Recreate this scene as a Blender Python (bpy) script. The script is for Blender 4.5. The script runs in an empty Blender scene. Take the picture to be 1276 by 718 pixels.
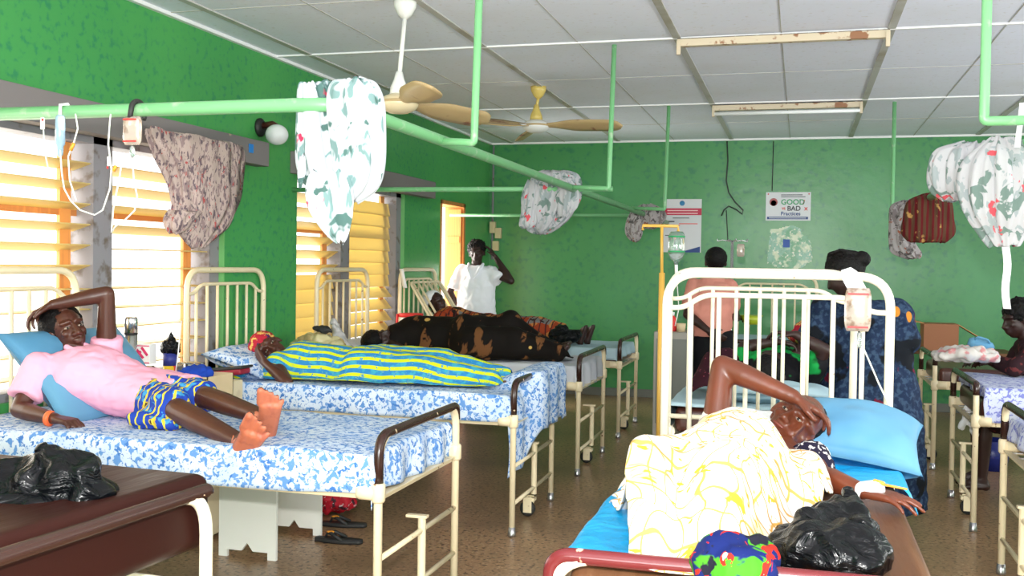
import bpy, bmesh, math, random
from mathutils import Vector, Matrix, noise
from math import pi, sin, cos, sqrt, exp
V = Vector
SC = bpy.context.scene
COL = SC.collection
# ---------------------------------------------------------------- camera
FPX, YAW, PITCH, ROLL, EYE = 1278.2, 0.27428, -0.023026, 0.0151, 1.446
_fwd = V((-sin(YAW)*cos(PITCH), cos(YAW)*cos(PITCH), sin(PITCH)))
_right = V((cos(YAW), sin(YAW), 0.0))
_up = _right.cross(_fwd)
CR = _right*cos(ROLL) + _up*sin(ROLL)
CU = -_right*sin(ROLL) + _up*cos(ROLL)
CW = _fwd
CAMPOS = V((0, 0, EYE))
cam_d = bpy.data.cameras.new('camera')
cam = bpy.data.objects.new('camera', cam_d); COL.objects.link(cam)
cam_d.sensor_width = 36; cam_d.lens = FPX/1276*36; cam_d.clip_start = .05
cam.matrix_world = Matrix(((CR.x, CU.x, -CW.x, 0), (CR.y, CU.y, -CW.y, 0), (CR.z, CU.z, -CW.z, EYE), (0, 0, 0, 1)))
SC.camera = cam
SC.view_settings.view_transform = 'Standard'
SC.view_settings.look = 'None'
SC.view_settings.gamma = 1
SC.view_settings.use_curve_mapping = False
SC.view_settings.exposure = 0.5

def _ray(x, y): return CW + CR*((x-638)/FPX) - CU*((y-359)/FPX)
def aY(x, y, Y): r = _ray(x, y); return CAMPOS + r*(Y/r.y)
def aX(x, y, X): r = _ray(x, y); return CAMPOS + r*(X/r.x)
def aZ(x, y, Z): r = _ray(x, y); return CAMPOS + r*((Z-EYE)/r.z)

# ---------------------------------------------------------------- light
H = 2.83
WX = -3.456           # left wall
BY = 11.276           # back wall
RX = 4.4              # right wall
FY = -3.0             # wall behind the photographer
world = bpy.data.worlds.new('world'); SC.world = world; world.use_nodes = True
bg = world.node_tree.nodes['Background']; bg.inputs[0].default_value = (1.0, .98, .93, 1); bg.inputs[1].default_value = 1.8
def light(name, kind, loc, energy, color=(1, 1, 1), size=None, size_y=None, aim=None, spread=None):
    d = bpy.data.lights.new(name, kind); d.energy = energy; d.color = color
    if kind == 'AREA':
        d.shape = 'RECTANGLE'; d.size = size; d.size_y = size_y or size
        if spread: d.spread = spread
    elif size is not None: d.shadow_soft_size = size
    o = bpy.data.objects.new(name, d); COL.objects.link(o); o.location = loc
    if aim is not None: o.rotation_euler = (V(aim)-V(loc)).to_track_quat('-Z', 'Y').to_euler()
    return o
FLASH = light('camera_flash', 'POINT', (-0.02, 0.02, 1.66), 330, (1.0, .97, .93), .035)
# added ambient fill lamps along the unseen right wall and behind the photographer
light('fill_right_near', 'AREA', (RX-.05, 3.2, 1.5), 95, (.97, .98, 1), 3.0, 1.1, (0, 3.2, 2.2))
light('fill_right_far', 'AREA', (RX-.05, 7.8, 1.5), 42, (.97, .98, 1), 3.0, 1.1, (0, 7.8, 2.2))
light('fill_behind', 'AREA', (0.4, FY+.05, 1.6), 230, (.93, .97, 1), 4.5, 1.4, (0, 4, 2.5))
# daylight outside the louvred windows of the left wall
light('daylight_left_near', 'AREA', (WX-1.3, 3.6, 1.6), 70, (1, .96, .85), 3.6, 1.3, (0, 3.8, 1.2))
light('daylight_left_far', 'AREA', (WX-1.3, 7.6, 1.6), 40, (1, .96, .85), 2.0, 1.3, (0, 7.6, 1.2))
light('daylight_door', 'AREA', (WX-.9, 10.0, 1.3), 60, (1, .97, .9), .7, 1.9, (0, 9.2, 1.2))

# ---------------------------------------------------------------- materials
def _nt(name):
    m = bpy.data.materials.new(name); m.use_nodes = True
    nt = m.node_tree; b = nt.nodes['Principled BSDF']; return m, nt, b
def _c(c): return (c[0], c[1], c[2], 1)
def mat(name, col, rough=.5, metal=0, spec=.5, layers=(), bump=None, coord='Object', trans=0, emit=None, sheen=0, subs=0, alpha=1, coat=0):
    """layers: (kind, scale, lo, hi, color, [vec scale], [distortion]) laid over the base colour."""
    m, nt, b = _nt(name); N = nt.nodes; L = nt.links
    if rough >= .69: spec = min(spec, .15)
    b.inputs['Roughness'].default_value = rough; b.inputs['Metallic'].default_value = metal
    b.inputs['Specular IOR Level'].default_value = spec
    b.inputs['Base Color'].default_value = _c(col)
    b.inputs['Transmission Weight'].default_value = trans
    b.inputs['Alpha'].default_value = alpha
    b.inputs['Coat Weight'].default_value = coat
    if emit: b.inputs['Emission Color'].default_value = _c(emit[0]); b.inputs['Emission Strength'].default_value = emit[1]
    tc = None
    def coords(vs=None):
        nonlocal tc
        if tc is None: tc = N.new('ShaderNodeTexCoord')
        if not vs: return tc.outputs[coord]
        mp = N.new('ShaderNodeMapping'); mp.inputs['Scale'].default_value = vs[:3]
        if len(vs) > 3: mp.inputs['Rotation'].default_value = vs[3:6]
        L.new(tc.outputs[coord], mp.inputs['Vector']); return mp.outputs[0]
    def tex(kind, scale, vs=None, dist=0):
        v = coords(vs)
        if kind == 'noise':
            t = N.new('ShaderNodeTexNoise'); t.inputs['Scale'].default_value = scale; t.inputs['Detail'].default_value = 3; t.inputs['Distortion'].default_value = dist; o = t.outputs['Fac']
        elif kind in ('voronoi', 'cells'):
            t = N.new('ShaderNodeTexVoronoi'); t.inputs['Scale'].default_value = scale
            if dist:
                nz = N.new('ShaderNodeTexNoise'); nz.inputs['Scale'].default_value = scale*1.5; L.new(v, nz.inputs['Vector'])
                mx = N.new('ShaderNodeMixRGB'); mx.blend_type = 'ADD'; mx.inputs[0].default_value = dist; L.new(v, mx.inputs[1]); L.new(nz.outputs['Color'], mx.inputs[2]); v = mx.outputs[0]
            o = t.outputs['Distance']
            if kind == 'cells': 
                s = N.new('ShaderNodeSeparateColor'); L.new(t.outputs['Color'], s.inputs[0]); o = s.outputs[0]
        elif kind == 'wave':
            t = N.new('ShaderNodeTexWave'); t.inputs['Scale'].default_value = scale; t.inputs['Distortion'].default_value = dist; t.inputs['Detail'].default_value = 2; t.inputs['Detail Scale'].default_value = 1.5; o = t.outputs['Fac']
        elif kind == 'zig':
            t = N.new('ShaderNodeTexWave'); t.inputs['Scale'].default_value = scale; t.inputs['Distortion'].default_value = dist; t.inputs['Detail'].default_value = 0; t.inputs['Detail Scale'].default_value = .75; o = t.outputs['Fac']
        elif kind == 'rings':
            t = N.new('ShaderNodeTexWave'); t.wave_type = 'RINGS'; t.inputs['Scale'].default_value = scale; t.inputs['Distortion'].default_value = dist; o = t.outputs['Fac']
        elif kind == 'brick':
            t = N.new('ShaderNodeTexBrick'); t.inputs['Scale'].default_value = scale; o = t.outputs['Fac']
        L.new(v, t.inputs['Vector']); return o
    prev = None
    for ly in layers:
        kind, scale, lo, hi, c2 = ly[:5]; vs = ly[5] if len(ly) > 5 else None; ds = ly[6] if len(ly) > 6 else 0
        o = tex(kind, scale, vs, ds)
        r = N.new('ShaderNodeMapRange'); r.inputs['From Min'].default_value = lo; r.inputs['From Max'].default_value = hi; L.new(o, r.inputs['Value'])
        mx = N.new('ShaderNodeMixRGB'); L.new(r.outputs[0], mx.inputs[0]); mx.inputs[2].default_value = _c(c2)
        if prev is None: mx.inputs[1].default_value = _c(col)
        else: L.new(prev, mx.inputs[1])
        prev = mx.outputs[0]
    if prev is not None: L.new(prev, b.inputs['Base Color'])
    if bump:
        o = tex(bump[0], bump[1], bump[3] if len(bump) > 3 else None, bump[4] if len(bump) > 4 else 0)
        bn = N.new('ShaderNodeBump'); bn.inputs['Strength'].default_value = bump[2]; bn.inputs['Distance'].default_value = .01
        L.new(o, bn.inputs['Height']); L.new(bn.outputs[0], b.inputs['Normal'])
    return m
def translucent(name, col, fac=.6, layers=()):
    m = mat(name, col, .45, layers=layers); nt = m.node_tree; b = nt.nodes['Principled BSDF']
    t = nt.nodes.new('ShaderNodeBsdfTranslucent'); t.inputs[0].default_value = _c(col)
    mx = nt.nodes.new('ShaderNodeMixShader'); mx.inputs[0].default_value = fac
    out = nt.nodes['Material Output']
    nt.links.new(b.outputs[0], mx.inputs[1]); nt.links.new(t.outputs[0], mx.inputs[2]); nt.links.new(mx.outputs[0], out.inputs[0]); return m

MT = {}
MT['wall'] = mat('green_gloss_paint', (.06, .32, .085), .36, spec=.35,
    layers=[('noise', 24, .54, .66, (.03, .24, .10)), ('noise', 1.1, .45, .75, (.085, .38, .09))], bump=('noise', 14, .12))
MT['wall_back'] = mat('green_gloss_paint_worn', (.06, .27, .085), .3, spec=.45,
    layers=[('noise', 17, .54, .7, (.035, .20, .09)), ('noise', .9, .5, .75, (.08, .32, .12))], bump=('noise', 10, .16))
MT['reveal'] = mat('pale_green_paint', (.16, .46, .15), .5)
MT['ceiling'] = mat('ceiling_board', (.82, .85, .96), .75, layers=[('noise', 1.3, .45, .8, (.76, .78, .84)), ('noise', 30, .6, .75, (.70, .70, .74))])
MT['ceil_strip'] = mat('ceiling_joint_strip', (.5, .5, .47), .6, layers=[('noise', 3, .5, .7, (.36, .33, .26))])
MT['ceil_white'] = mat('ceiling_joint_white', (.85, .85, .85), .6)
MT['floor'] = mat('brown_terrazzo', (.36, .215, .115), .3, spec=.45,
    layers=[('voronoi', 45, .34, .12, (.50, .36, .22)), ('noise', 45, .53, .64, (.07, .04, .025)), ('noise', 1.6, .45, .75, (.20, .125, .07))])
MT['skirt'] = mat('grey_skirting', (.16, .17, .15), .6)
MT['cream'] = mat('cream_bed_enamel', (.82, .70, .47), .35, layers=[('noise', 22, .69, .72, (.25, .12, .05)), ('noise', 5, .55, .8, (.74, .60, .38))])
MT['creamw'] = mat('white_bed_enamel', (.92, .86, .68), .3, layers=[('noise', 20, .71, .73, (.3, .16, .08))])
MT['grip'] = mat('dark_brown_grip_paint', (.035, .014, .010), .25, layers=[('noise', 25, .68, .71, (.7, .55, .35))])
MT['gripred'] = mat('maroon_grip_paint', (.13, .015, .018), .22, layers=[('noise', 24, .66, .69, (.6, .4, .28))])
MT['pipe'] = mat('pale_green_pipe_paint', (.18, .47, .21), .4, layers=[('noise', 16, .6, .72, (.38, .55, .36))])
MT['pelmet'] = mat('grey_pelmet_board', (.22, .20, .20), .7, layers=[('noise', 4, .70, .72, (.5, .38, .25))])
MT['mull'] = mat('grey_window_frame', (.25, .24, .26), .6, layers=[('noise', 14, .55, .7, (.13, .10, .08))])
MT['orange_wood'] = mat('orange_wood', (.75, .30, .07), .5, layers=[('wave', 3, .4, .9, (.55, .2, .05), (6, 6, .5), 3)])
MT['louver'] = translucent('yellow_louver_blade', (.80, .66, .30), .42)
MT['rubber'] = mat('black_rubber', (.02, .02, .02), .6)
MT['foil'] = mat('grey_metal', (.5, .5, .52), .3, metal=.9)
MT['steel'] = mat('bright_steel', (.75, .75, .76), .2, metal=1)
MT['matbrown'] = mat('brown_vinyl', (.115, .046, .018), .45, spec=.25, layers=[('noise', 1.4, .5, .72, (.19, .085, .038), (1, 9, 1))], bump=('noise', 3, .5, (1.5, 14, 1)))
MT['matmaroon'] = mat('maroon_vinyl', (.060, .016, .011), .3, layers=[('noise', 9, .45, .8, (.085, .024, .013))], bump=('noise', 2.5, .4, (9, 1.5, 1)))
MT['matmaroon2'] = mat('dark_maroon_vinyl', (.026, .007, .005), .45, spec=.12, bump=('noise', 2.5, .4, (9, 1.5, 1)))
MT['cover_blue'] = mat('bright_blue_plastic_sheet', (.01, .36, .74), .35, layers=[('noise', 5, .5, .75, (.02, .44, .80))], bump=('noise', 14, .6, None, 1))
MT['pillow_blue'] = mat('light_blue_vinyl_pillow', (.12, .31, .48), .6, spec=.3, layers=[('noise', 2.5, .5, .75, (.055, .21, .39))], bump=('noise', 9, .4))
MT['white_cloth'] = mat('white_cloth', (.82, .84, .86), .8, bump=('noise', 9, .3))
MT['pale_sheet'] = mat('pale_blue_sheet', (.42, .58, .66), .8, bump=('noise', 8, .4))
def floral(name, base, tint, f1, f2=None, sc=1.0):
    ly = [('noise', 5*sc, .40, .7, tint), ('voronoi', 75*sc, .17, .11, f1), ('noise', 40*sc, .53, .57, f1, None, .6)]
    if f2: ly.append(('noise', 46*sc, .60, .64, f2, None, .5))
    return mat(name, base, .75, layers=ly, bump=('noise', 8, .35))
MT['sheet_blue'] = floral('white_sheet_with_blue_flowers', (.66, .76, .90), (.46, .60, .84), (.13, .30, .66), (.06, .19, .54))
MT['sheet_lilac'] = floral('white_sheet_with_lilac_flowers', (.60, .64, .78), (.48, .52, .72), (.20, .22, .56))
MT['sheet_grey'] = mat('greyish_white_sheet', (.60, .62, .68), .8, layers=[('noise', 4, .5, .8, (.50, .53, .62))], bump=('noise', 7, .4))
MT['black_plastic'] = mat('black_plastic_bag', (.002, .0025, .0035), .24, spec=.22, bump=('noise', 13, 1.0, (1, 1, 1.6), 2.5))
# ---------------------------------------------------------------- mesh collector
def thing(name, label, cat, loc=(0, 0, 0), rotz=0, group=None):
    o = bpy.data.objects.new(name, None); COL.objects.link(o); o.empty_display_size = .1
    o.location = loc; o.rotation_euler = (0, 0, rotz); o['label'] = label; o['category'] = cat
    if group: o['group'] = group
    return o
def tag(o, label, cat, group=None):
    o['label'] = label; o['category'] = cat
    if group: o['group'] = group
    return o
def struct(o): o['kind'] = 'structure'; return o
def fillet(pts, rad, n=6):
    pts = [V(p) for p in pts]; out = [pts[0]]
    for i in range(1, len(pts)-1):
        a, b, c = pts[i-1], pts[i], pts[i+1]
        r = min(rad, (a-b).length*.49, (c-b).length*.49)
        p, q = b+(a-b).normalized()*r, b+(c-b).normalized()*r
        for k in range(n+1):
            t = k/n; out.append(p*(1-t)**2 + b*2*t*(1-t) + q*t*t)
    out.append(pts[-1]); return out
def _frame(d):
    d = d.normalized(); u = V((0, 0, 1)) if abs(d.z) < .9 else V((1, 0, 0))
    a = d.cross(u).normalized(); return a, d.cross(a).normalized()
class M:
    def __init__(s): s.v = []; s.f = []
    def add(s, vs, fs):
        n = len(s.v); s.v += [V(v) for v in vs]; s.f += [tuple(i+n for i in f) for f in fs]; return s
    def box(s, c, d, rot=None):
        c = V(c); h = [x/2 for x in d]; vs = []
        for x in (-1, 1):
            for y in (-1, 1):
                for z in (-1, 1):
                    p = V((x*h[0], y*h[1], z*h[2]))
                    if rot: p = rot @ p
                    vs.append(c+p)
        return s.add(vs, [(0, 1, 3, 2), (4, 6, 7, 5), (0, 4, 5, 1), (2, 3, 7, 6), (0, 2, 6, 4), (1, 5, 7, 3)])
    def bb(s, a, b): return s.box([(a[i]+b[i])/2 for i in range(3)], [abs(b[i]-a[i]) for i in range(3)])
    def tube(s, pts, r, n=10, cap=True):
        pts = [V(p) for p in pts]; R = r if isinstance(r, (list, tuple)) else [r]*len(pts)
        a, b = _frame(pts[1]-pts[0]); vs = []
        for i, p in enumerate(pts):
            d = (pts[min(i+1, len(pts)-1)]-pts[max(i-1, 0)]).normalized()
            a = (a-d*a.dot(d)).normalized(); b = d.cross(a)
            for k in range(n):
                t = 2*pi*k/n; vs.append(p+(a*cos(t)+b*sin(t))*R[i])
        fs = []
        for i in range(len(pts)-1):
            for k in range(n):
                fs.append((i*n+k, i*n+(k+1) % n, (i+1)*n+(k+1) % n, (i+1)*n+k))
        if cap: fs.append(tuple(range(n))[::-1]); fs.append(tuple((len(pts)-1)*n+k for k in range(n)))
        return s.add(vs, fs)
    def rings(s, rings, cap=True):
        n = len(rings[0]); vs = [p for r in rings for p in r]; fs = []
        for i in range(len(rings)-1):
            for k in range(n): fs.append((i*n+k, i*n+(k+1) % n, (i+1)*n+(k+1) % n, (i+1)*n+k))
        if cap: fs.append(tuple(range(n))[::-1]); fs.append(tuple((len(rings)-1)*n+k for k in range(n)))
        return s.add(vs, fs)
    def ell(s, c, r, nu=16, nv=10, mtx=None):
        c = V(c); r = (r, r, r) if not isinstance(r, (tuple, list)) else r; vs = []; fs = []
        for j in range(1, nv):
            ph = pi*j/nv
            for i in range(nu):
                th = 2*pi*i/nu; p = V((r[0]*sin(ph)*cos(th), r[1]*sin(ph)*sin(th), r[2]*cos(ph)))
                vs.append(c+(mtx @ p if mtx else p))
        t = len(vs); e = V((0, 0, r[2])); vs.append(c+(mtx @ e if mtx else e)); vs.append(c-(mtx @ e if mtx else e))
        for j in range(nv-2):
            for i in range(nu): fs.append((j*nu+i, (j+1)*nu+i, (j+1)*nu+(i+1) % nu, j*nu+(i+1) % nu))
        for i in range(nu):
            fs.append((t, i, (i+1) % nu)); fs.append((t+1, (nv-2)*nu+(i+1) % nu, (nv-2)*nu+i))
        return s.add(vs, fs)
    def cap(s, p0, r0, p1, r1, n=14):
        """tapered capsule"""
        p0, p1 = V(p0), V(p1); s.ell(p0, r0, n, 8); s.ell(p1, r1, n, 8)
        if (p1-p0).length > 1e-4: s.tube([p0, p1], [r0, r1], n)
        return s
    def lathe(s, prof, c=(0, 0, 0), n=24, ax=None):
        c = V(c); ax = V(ax or (0, 0, 1)); a, b = _frame(ax)
        return s.rings([[c+ax*z+(a*cos(2*pi*k/n)+b*sin(2*pi*k/n))*r for k in range(n)] for r, z in prof])
    def build(s, name, material, parent=None, smooth=True, bevel=0, world=False, sub=0, angle=None):
        me = bpy.data.meshes.new(name)
        vs = s.v
        if world and parent:
            inv = Matrix.LocRotScale(parent.location, parent.rotation_euler, None).inverted(); vs = [inv @ v for v in vs]
        me.from_pydata([tuple(v) for v in vs], [], s.f); me.update()
        bmx = bmesh.new(); bmx.from_mesh(me); bmesh.ops.recalc_face_normals(bmx, faces=bmx.faces); bmx.to_mesh(me); bmx.free()
        if isinstance(material, (list, tuple)):
            for m_ in material: me.materials.append(m_)
        else: me.materials.append(material)
        if smooth: me.polygons.foreach_set('use_smooth', [True]*len(me.polygons))
        o = bpy.data.objects.new(name, me); COL.objects.link(o)
        if parent: o.parent = parent
        if bevel:
            b = o.modifiers.new('bevel', 'BEVEL'); b.width = bevel; b.segments = 3; b.limit_method = 'ANGLE'
            w = o.modifiers.new('wn', 'WEIGHTED_NORMAL')
        if sub:
            b = o.modifiers.new('sub', 'SUBSURF'); b.levels = sub; b.render_levels = sub
        return o
def grid_mesh(fn, nu, nv, keep=None):
    """fn(i/nu, j/nv) -> point"""
    m = M(); vs = [fn(i/nu, j/nv) for j in range(nv+1) for i in range(nu+1)]; fs = []
    for j in range(nv):
        for i in range(nu):
            f = (j*(nu+1)+i, j*(nu+1)+i+1, (j+1)*(nu+1)+i+1, (j+1)*(nu+1)+i)
            if keep and not keep((i+.5)/nu, (j+.5)/nv): continue
            fs.append(f)
    used = sorted({i for f in fs for i in f}); mp = {o: n for n, o in enumerate(used)}
    m.add([vs[i] for i in used], [tuple(mp[i] for i in f) for f in fs]); return m
def solid(o, t=.004, off=1):
    md = o.modifiers.new('solid', 'SOLIDIFY'); md.thickness = t; md.offset = off; return o
def nz(x, y, z=0, s=1): return noise.noise(V((x*s, y*s, z*s)))
def ss(t): t = max(0, min(1, t)); return t*t*(3-2*t)

# ================================================================ THE ROOM
struct(M().bb((WX-.3, FY, -.1), (RX+.3, BY+.3, 0)).build('floor', MT['floor'], smooth=False))
struct(M().bb((WX-.3, FY, H), (RX+.3, BY+.3, H+.1)).build('ceiling', MT['ceiling'], smooth=False))
struct(M().bb((WX-.3, BY, 0), (RX+.3, BY+.25, H)).build('wall_back', MT['wall_back'], smooth=False))
# left wall with two window openings and a doorway
W1 = (-1.0, 5.66, .78, 2.10); W2 = (6.61, 8.66, .78, 2.10); D = (9.62, 10.38, 0, 2.08)
m = M(); x0, x1 = WX-.22, WX
def seg(a, b, z0, z1): m.bb((x0, a, z0), (x1, b, z1))
seg(FY, W1[0], 0, H); seg(W1[0], W1[1], 0, W1[2]); seg(W1[0], W1[1], W1[3], H); seg(W1[1], W2[0], 0, H)
seg(W2[0], W2[1], 0, W2[2]); seg(W2[0], W2[1], W2[3], H); seg(W2[1], D[0], 0, H); seg(D[0], D[1], D[3], H); seg(D[1], BY, 0, H)
struct(m.build('wall_left', MT['wall'], smooth=False))
# right wall with window openings
m = M(); R1 = (1.5, 4.9, .9, 2.1); R2 = (6.1, 9.5, .9, 2.1)
def segr(a, b, z0, z1): m.bb((RX, a, z0), (RX+.22, b, z1))
segr(FY, R1[0], 0, H); segr(R1[0], R1[1], 0, .9); segr(R1[0], R1[1], 2.1, H); segr(R1[1], R2[0], 0, H); segr(R2[0], R2[1], 0, .9); segr(R2[0], R2[1], 2.1, H); segr(R2[1], BY, 0, H)
struct(m.build('wall_right', MT['wall'], smooth=False))
m = M(); m.bb((WX-.2, FY-.2, 0), (-2, FY, H)); m.bb((2.8, FY-.2, 0), (RX+.2, FY, H)); m.bb((-2, FY-.2, 0), (2.8, FY, .85)); m.bb((-2, FY-.2, 2.35), (2.8, FY, H))
struct(m.build('wall_front', MT['wall'], smooth=False))
struct(M().bb((WX, BY-.018, 0), (RX, BY, .09)).build('baseboard_back', MT['skirt'], smooth=False, bevel=.004))
struct(M().bb((WX, W1[1]+.05, 0), (WX+.018, D[0]-.02, .09)).build('baseboard_left', MT['skirt'], smooth=False, bevel=.004))
# pale window reveals
tn = 1
for y in (W1[1], W2[1]):
    struct(M().bb((WX-.2, y-.012, .78), (WX+.004, y, 2.1)).build('trim_%d' % tn, MT['reveal'], smooth=False)); tn += 1
# ceiling joint strips
m = M()
for x in (-3.19, -1.97, -.7485, .47, 1.69, 2.91): m.bb((x-.022, FY, H-.008), (x+.022, BY, H))
struct(m.build('trim_%d' % tn, MT['ceil_strip'], smooth=False)); tn += 1
m = M()
for y in (-1.06, 1.38, 3.82, 6.259, 8.80): m.bb((WX, y-.011, H-.010), (RX, y+.011, H))
m.bb((WX, FY, H-.02), (WX+.03, BY, H)); m.bb((WX, BY-.02, H-.02), (RX, BY, H))
struct(m.build('trim_%d' % tn, MT['ceil_white'], smooth=False)); tn += 1
m = M()
for y in (2.6, 5.04, 7.5, 10.0): m.bb((WX, y-.003, H-.003), (RX, y+.003, H))
for x in (-2.58, -1.36, -.14, 1.08, 2.3): m.bb((x-.003, FY, H-.003), (x+.003, BY, H))
struct(m.build('trim_%d' % tn, MT['ceil_strip'], smooth=False)); tn += 1
# windows
def louvers(y0, y1, z0, z1, tilt, name, parent, pitch=.104, wdt=.112, vary=0):
    m = M(); z = z0+pitch*.6; i = 0
    while z < z1-.03:
        a = tilt(z) if callable(tilt) else tilt
        m.box((WX-.10, (y0+y1)/2, z), (wdt, y1-y0, .006), Matrix.Rotation(math.radians(a), 3, 'Y')); z += pitch; i += 1
    return m.build(name, MT['louver'], parent, smooth=False)
def window(n, y0, y1, z0, z1, mulls, secs):
    f = M(); fx0, fx1 = WX-.17, WX-.03
    f.bb((fx0, y0, z0), (fx1, y1, z0+.04)); f.bb((fx0, y0, z1-.05), (fx1, y1, z1))
    for (a, b) in mulls: f.bb((fx0, a, z0), (fx1, b, z1))
    o = f.build('window_%d' % n, MT['mull'], smooth=False); struct(o)
    for (a, b, t) in secs: 
        louvers(a, b, z0+.03, z1-.05, t, 'louvers', o)
    w = M()
    for (a, b, t) in secs: w.bb((WX-.145, b-.13, z0+.04), (WX-.125, b-.05, z1-.05)); w.bb((WX-.145, a, 1.66), (WX-.13, b, 1.69))
    w.build('wooden_stay', MT['orange_wood'], o, smooth=False)
    return o
window(1, W1[0], W1[1], .78, 2.08, [(-1.0, -.93), (.55, .67), (2.05, 2.17), (2.98, 3.1), (4.47, 4.62), (5.54, 5.65)],
       [(-.93, .55, 3), (.67, 2.05, 3), (2.17, 2.98, -15), (3.1, 4.47, lambda z: -17 if z > 1.38 else 1), (4.62, 5.54, lambda z: -20 if z > 1.5 else 2)])
window(2, W2[0], W2[1], .78, 2.08, [(6.61, 6.64), (7.40, 7.56), (8.54, 8.66)], [(6.64, 7.40, lambda z: -32 if z > 1.3 else 78), (7.56, 8.54, lambda z: 80 if z > 1.25 else 50)])
for i, (a, b) in enumerate(((-1.2, 6.03), (6.5, 9.2))):
    p = M().bb((WX, a, 2.06), (WX+.10, b, 2.215)).build('trim_%d' % tn, MT['pelmet'], smooth=False, bevel=.004); struct(p); tn += 1
# doorway and its open wooden leaf
f = M(); f.bb((WX-.2, D[0], 0), (WX+.01, D[0]+.03, D[3])); f.bb((WX-.2, D[1]-.05, 0), (WX+.01, D[1], D[3])); f.bb((WX-.2, D[0], D[3]-.04), (WX+.01, D[1], D[3]))
d = f.build('door_1', MT['orange_wood'], smooth=False, bevel=.003); struct(d)
lf = M(); lf.box((WX-.09, D[1]-.075, 1.02), (.16, .03, 2.0))
for z in (.35, 1.0, 1.7): lf.box((WX-.09, D[1]-.085, z), (.14, .03, .07))
lf.build('door_leaf', MT['orange_wood'], d, smooth=False, bevel=.004)

# ================================================================ BEDS
bed_count = 0
def make_bed(label, loc, rotz, matt='matbrown', head_h=1.385, foot_h=.82, enamel='cream', grip='grip', L=1.98, W=.88, mz=.74, mt=.13, group='iron hospital beds', backrest=False, mover=0, mext=(0, 0), grip_drop=.17, bars=5, ins=.1):
    t = thing('hospital_bed', label, 'bed', loc, rotz, group); E = MT[enamel]; h = W/2; r = .0155
    # head
    M().tube(fillet([(0, -h, .012), (0, -h, head_h), (0, h, head_h), (0, h, .012)], .13, 9), .0175, 12).build('head_frame', E, t)
    ih = head_h-.085; st = head_h-.14
    il = h-ins
    M().tube(fillet([(0, -h, st), (0, -il-.03, st), (0, -il+.05, ih), (0, il-.05, ih), (0, il+.03, st), (0, h, st)], .045, 6), .011, 8).build('head_rail', E, t)
    M().tube([(0, -h, .70), (0, h, .70)], .012, 8).build('head_crossbar', E, t)
    for k in range(bars+2):
        y = -il + 2*il*k/(bars+1); zt = ih if 0 < k < bars+1 else st+.03
        M().tube([(0, y, .70), (0, y, zt)], .0095, 8).build('head_bar', E, t)
    # foot
    pts = fillet([(L, -h, .02), (L, -h, foot_h), (L, h, foot_h), (L, h, .02)], .11, 8)
    M().tube(pts, .0165, 12).build('foot_frame', E, t)
    gd = grip_drop
    M().tube(fillet([(L, -h, foot_h-gd), (L, -h, foot_h), (L, h, foot_h), (L, h, foot_h-gd*.35)], .11, 8), .0182, 12).build('foot_grip', MT[grip], t)
    M().tube([(L, -h, .37), (L, h, .37)], .011, 8).build('foot_crossbar', E, t)
    M().tube([(L, -h, .17), (L, h, .17)], .011, 8).build('foot_crossbar', E, t)
    c = M(); c.tube([(L, .02, .13), (L, .02, .42)], .017, 10); c.box((L-.02, .02, .425), (.09, .03, .012)); c.box((L-.012, .02, .10), (.045, .05, .02)); c.box((L-.03, -.008, .07), (.05, .006, .09)); c.box((L-.03, .048, .07), (.05, .006, .09))
    cs = c.build('caster_post', E, t, bevel=.002)
    M().lathe([(.0, -.014), (.035, -.014), (.045, -.008), (.045, .008), (.035, .014), (0, .014)], (L-.035, .02, .045), 18, (0, 1, 0)).build('caster_wheel', MT['rubber'], cs)
    for y in (-h, h):
        sg = 1 if y > 0 else -1
        M().bb((.02, y-.02*sg-.004, .585), (L-.02, y-.02*sg+.004, .645)).bb((.02, y-.02*sg-.0, .585), (L-.02, y-.055*sg, .592)).build('side_rail', E, t, smooth=False, bevel=.002)
        for x in (0, L):
            b = M(); b.lathe([(.0, -.035), (.021, -.035), (.026, -.027), (.026, .027), (.021, .035), (0, .035)], (x, y, .615), 14)
            b.lathe([(0, -.05), (.027, -.05), (.03, -.042), (.03, .02), (0, .02)], (x+(-.03 if x else .03), y-.005*sg, .615), 14, (1 if x else -1, 0, 0))
            b.build('corner_bracket', E, t)
            M().lathe([(0, 0), (.021, 0), (.022, .012), (.018, .05), (0, .05)], (x, y, 0.001), 12).build('foot_cap', MT['foil'], t)
    for x in (.012, L-.012): M().bb((x-.02, -h+.02, .595), (x+.02, h-.02, .60)).bb((x-.002, -h+.02, .575), (x+.002, h-.02, .60)).build('end_angle', E, t, smooth=False)
    b = M()
    for k in range(6): y = -h+.1+k*(W-.2)/5; b.bb((.02, y-.015, .60), (L-.02, y+.015, .604))
    b.build('bed_spring', MT['foil'], t, smooth=False)
    if backrest:
        b = M(); 
        b.tube(fillet([(.42, -h+.06, .72), (.07, -h+.06, 1.27), (.07, h-.06, 1.27), (.42, h-.06, .72)], .06), .012, 8)
        for k in range(6): y = -h+.13+k*(W-.26)/5; b.tube([(.42, y, .72), (.07, y, 1.27)], .011, 8)
        b.build('backrest_rack', E, t)
    # mattress
    x0, x1, y0, y1, z0, z1 = .035, L-.03, -h+.03, h-.03+mext[0], mz-mt, mz
    def rr(u, v):
        pass
    m = M().bb((x0, y0, z0), (x1, y1, z1))
    o = m.build('mattress', MT[matt], t, bevel=.035)
    return t
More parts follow.
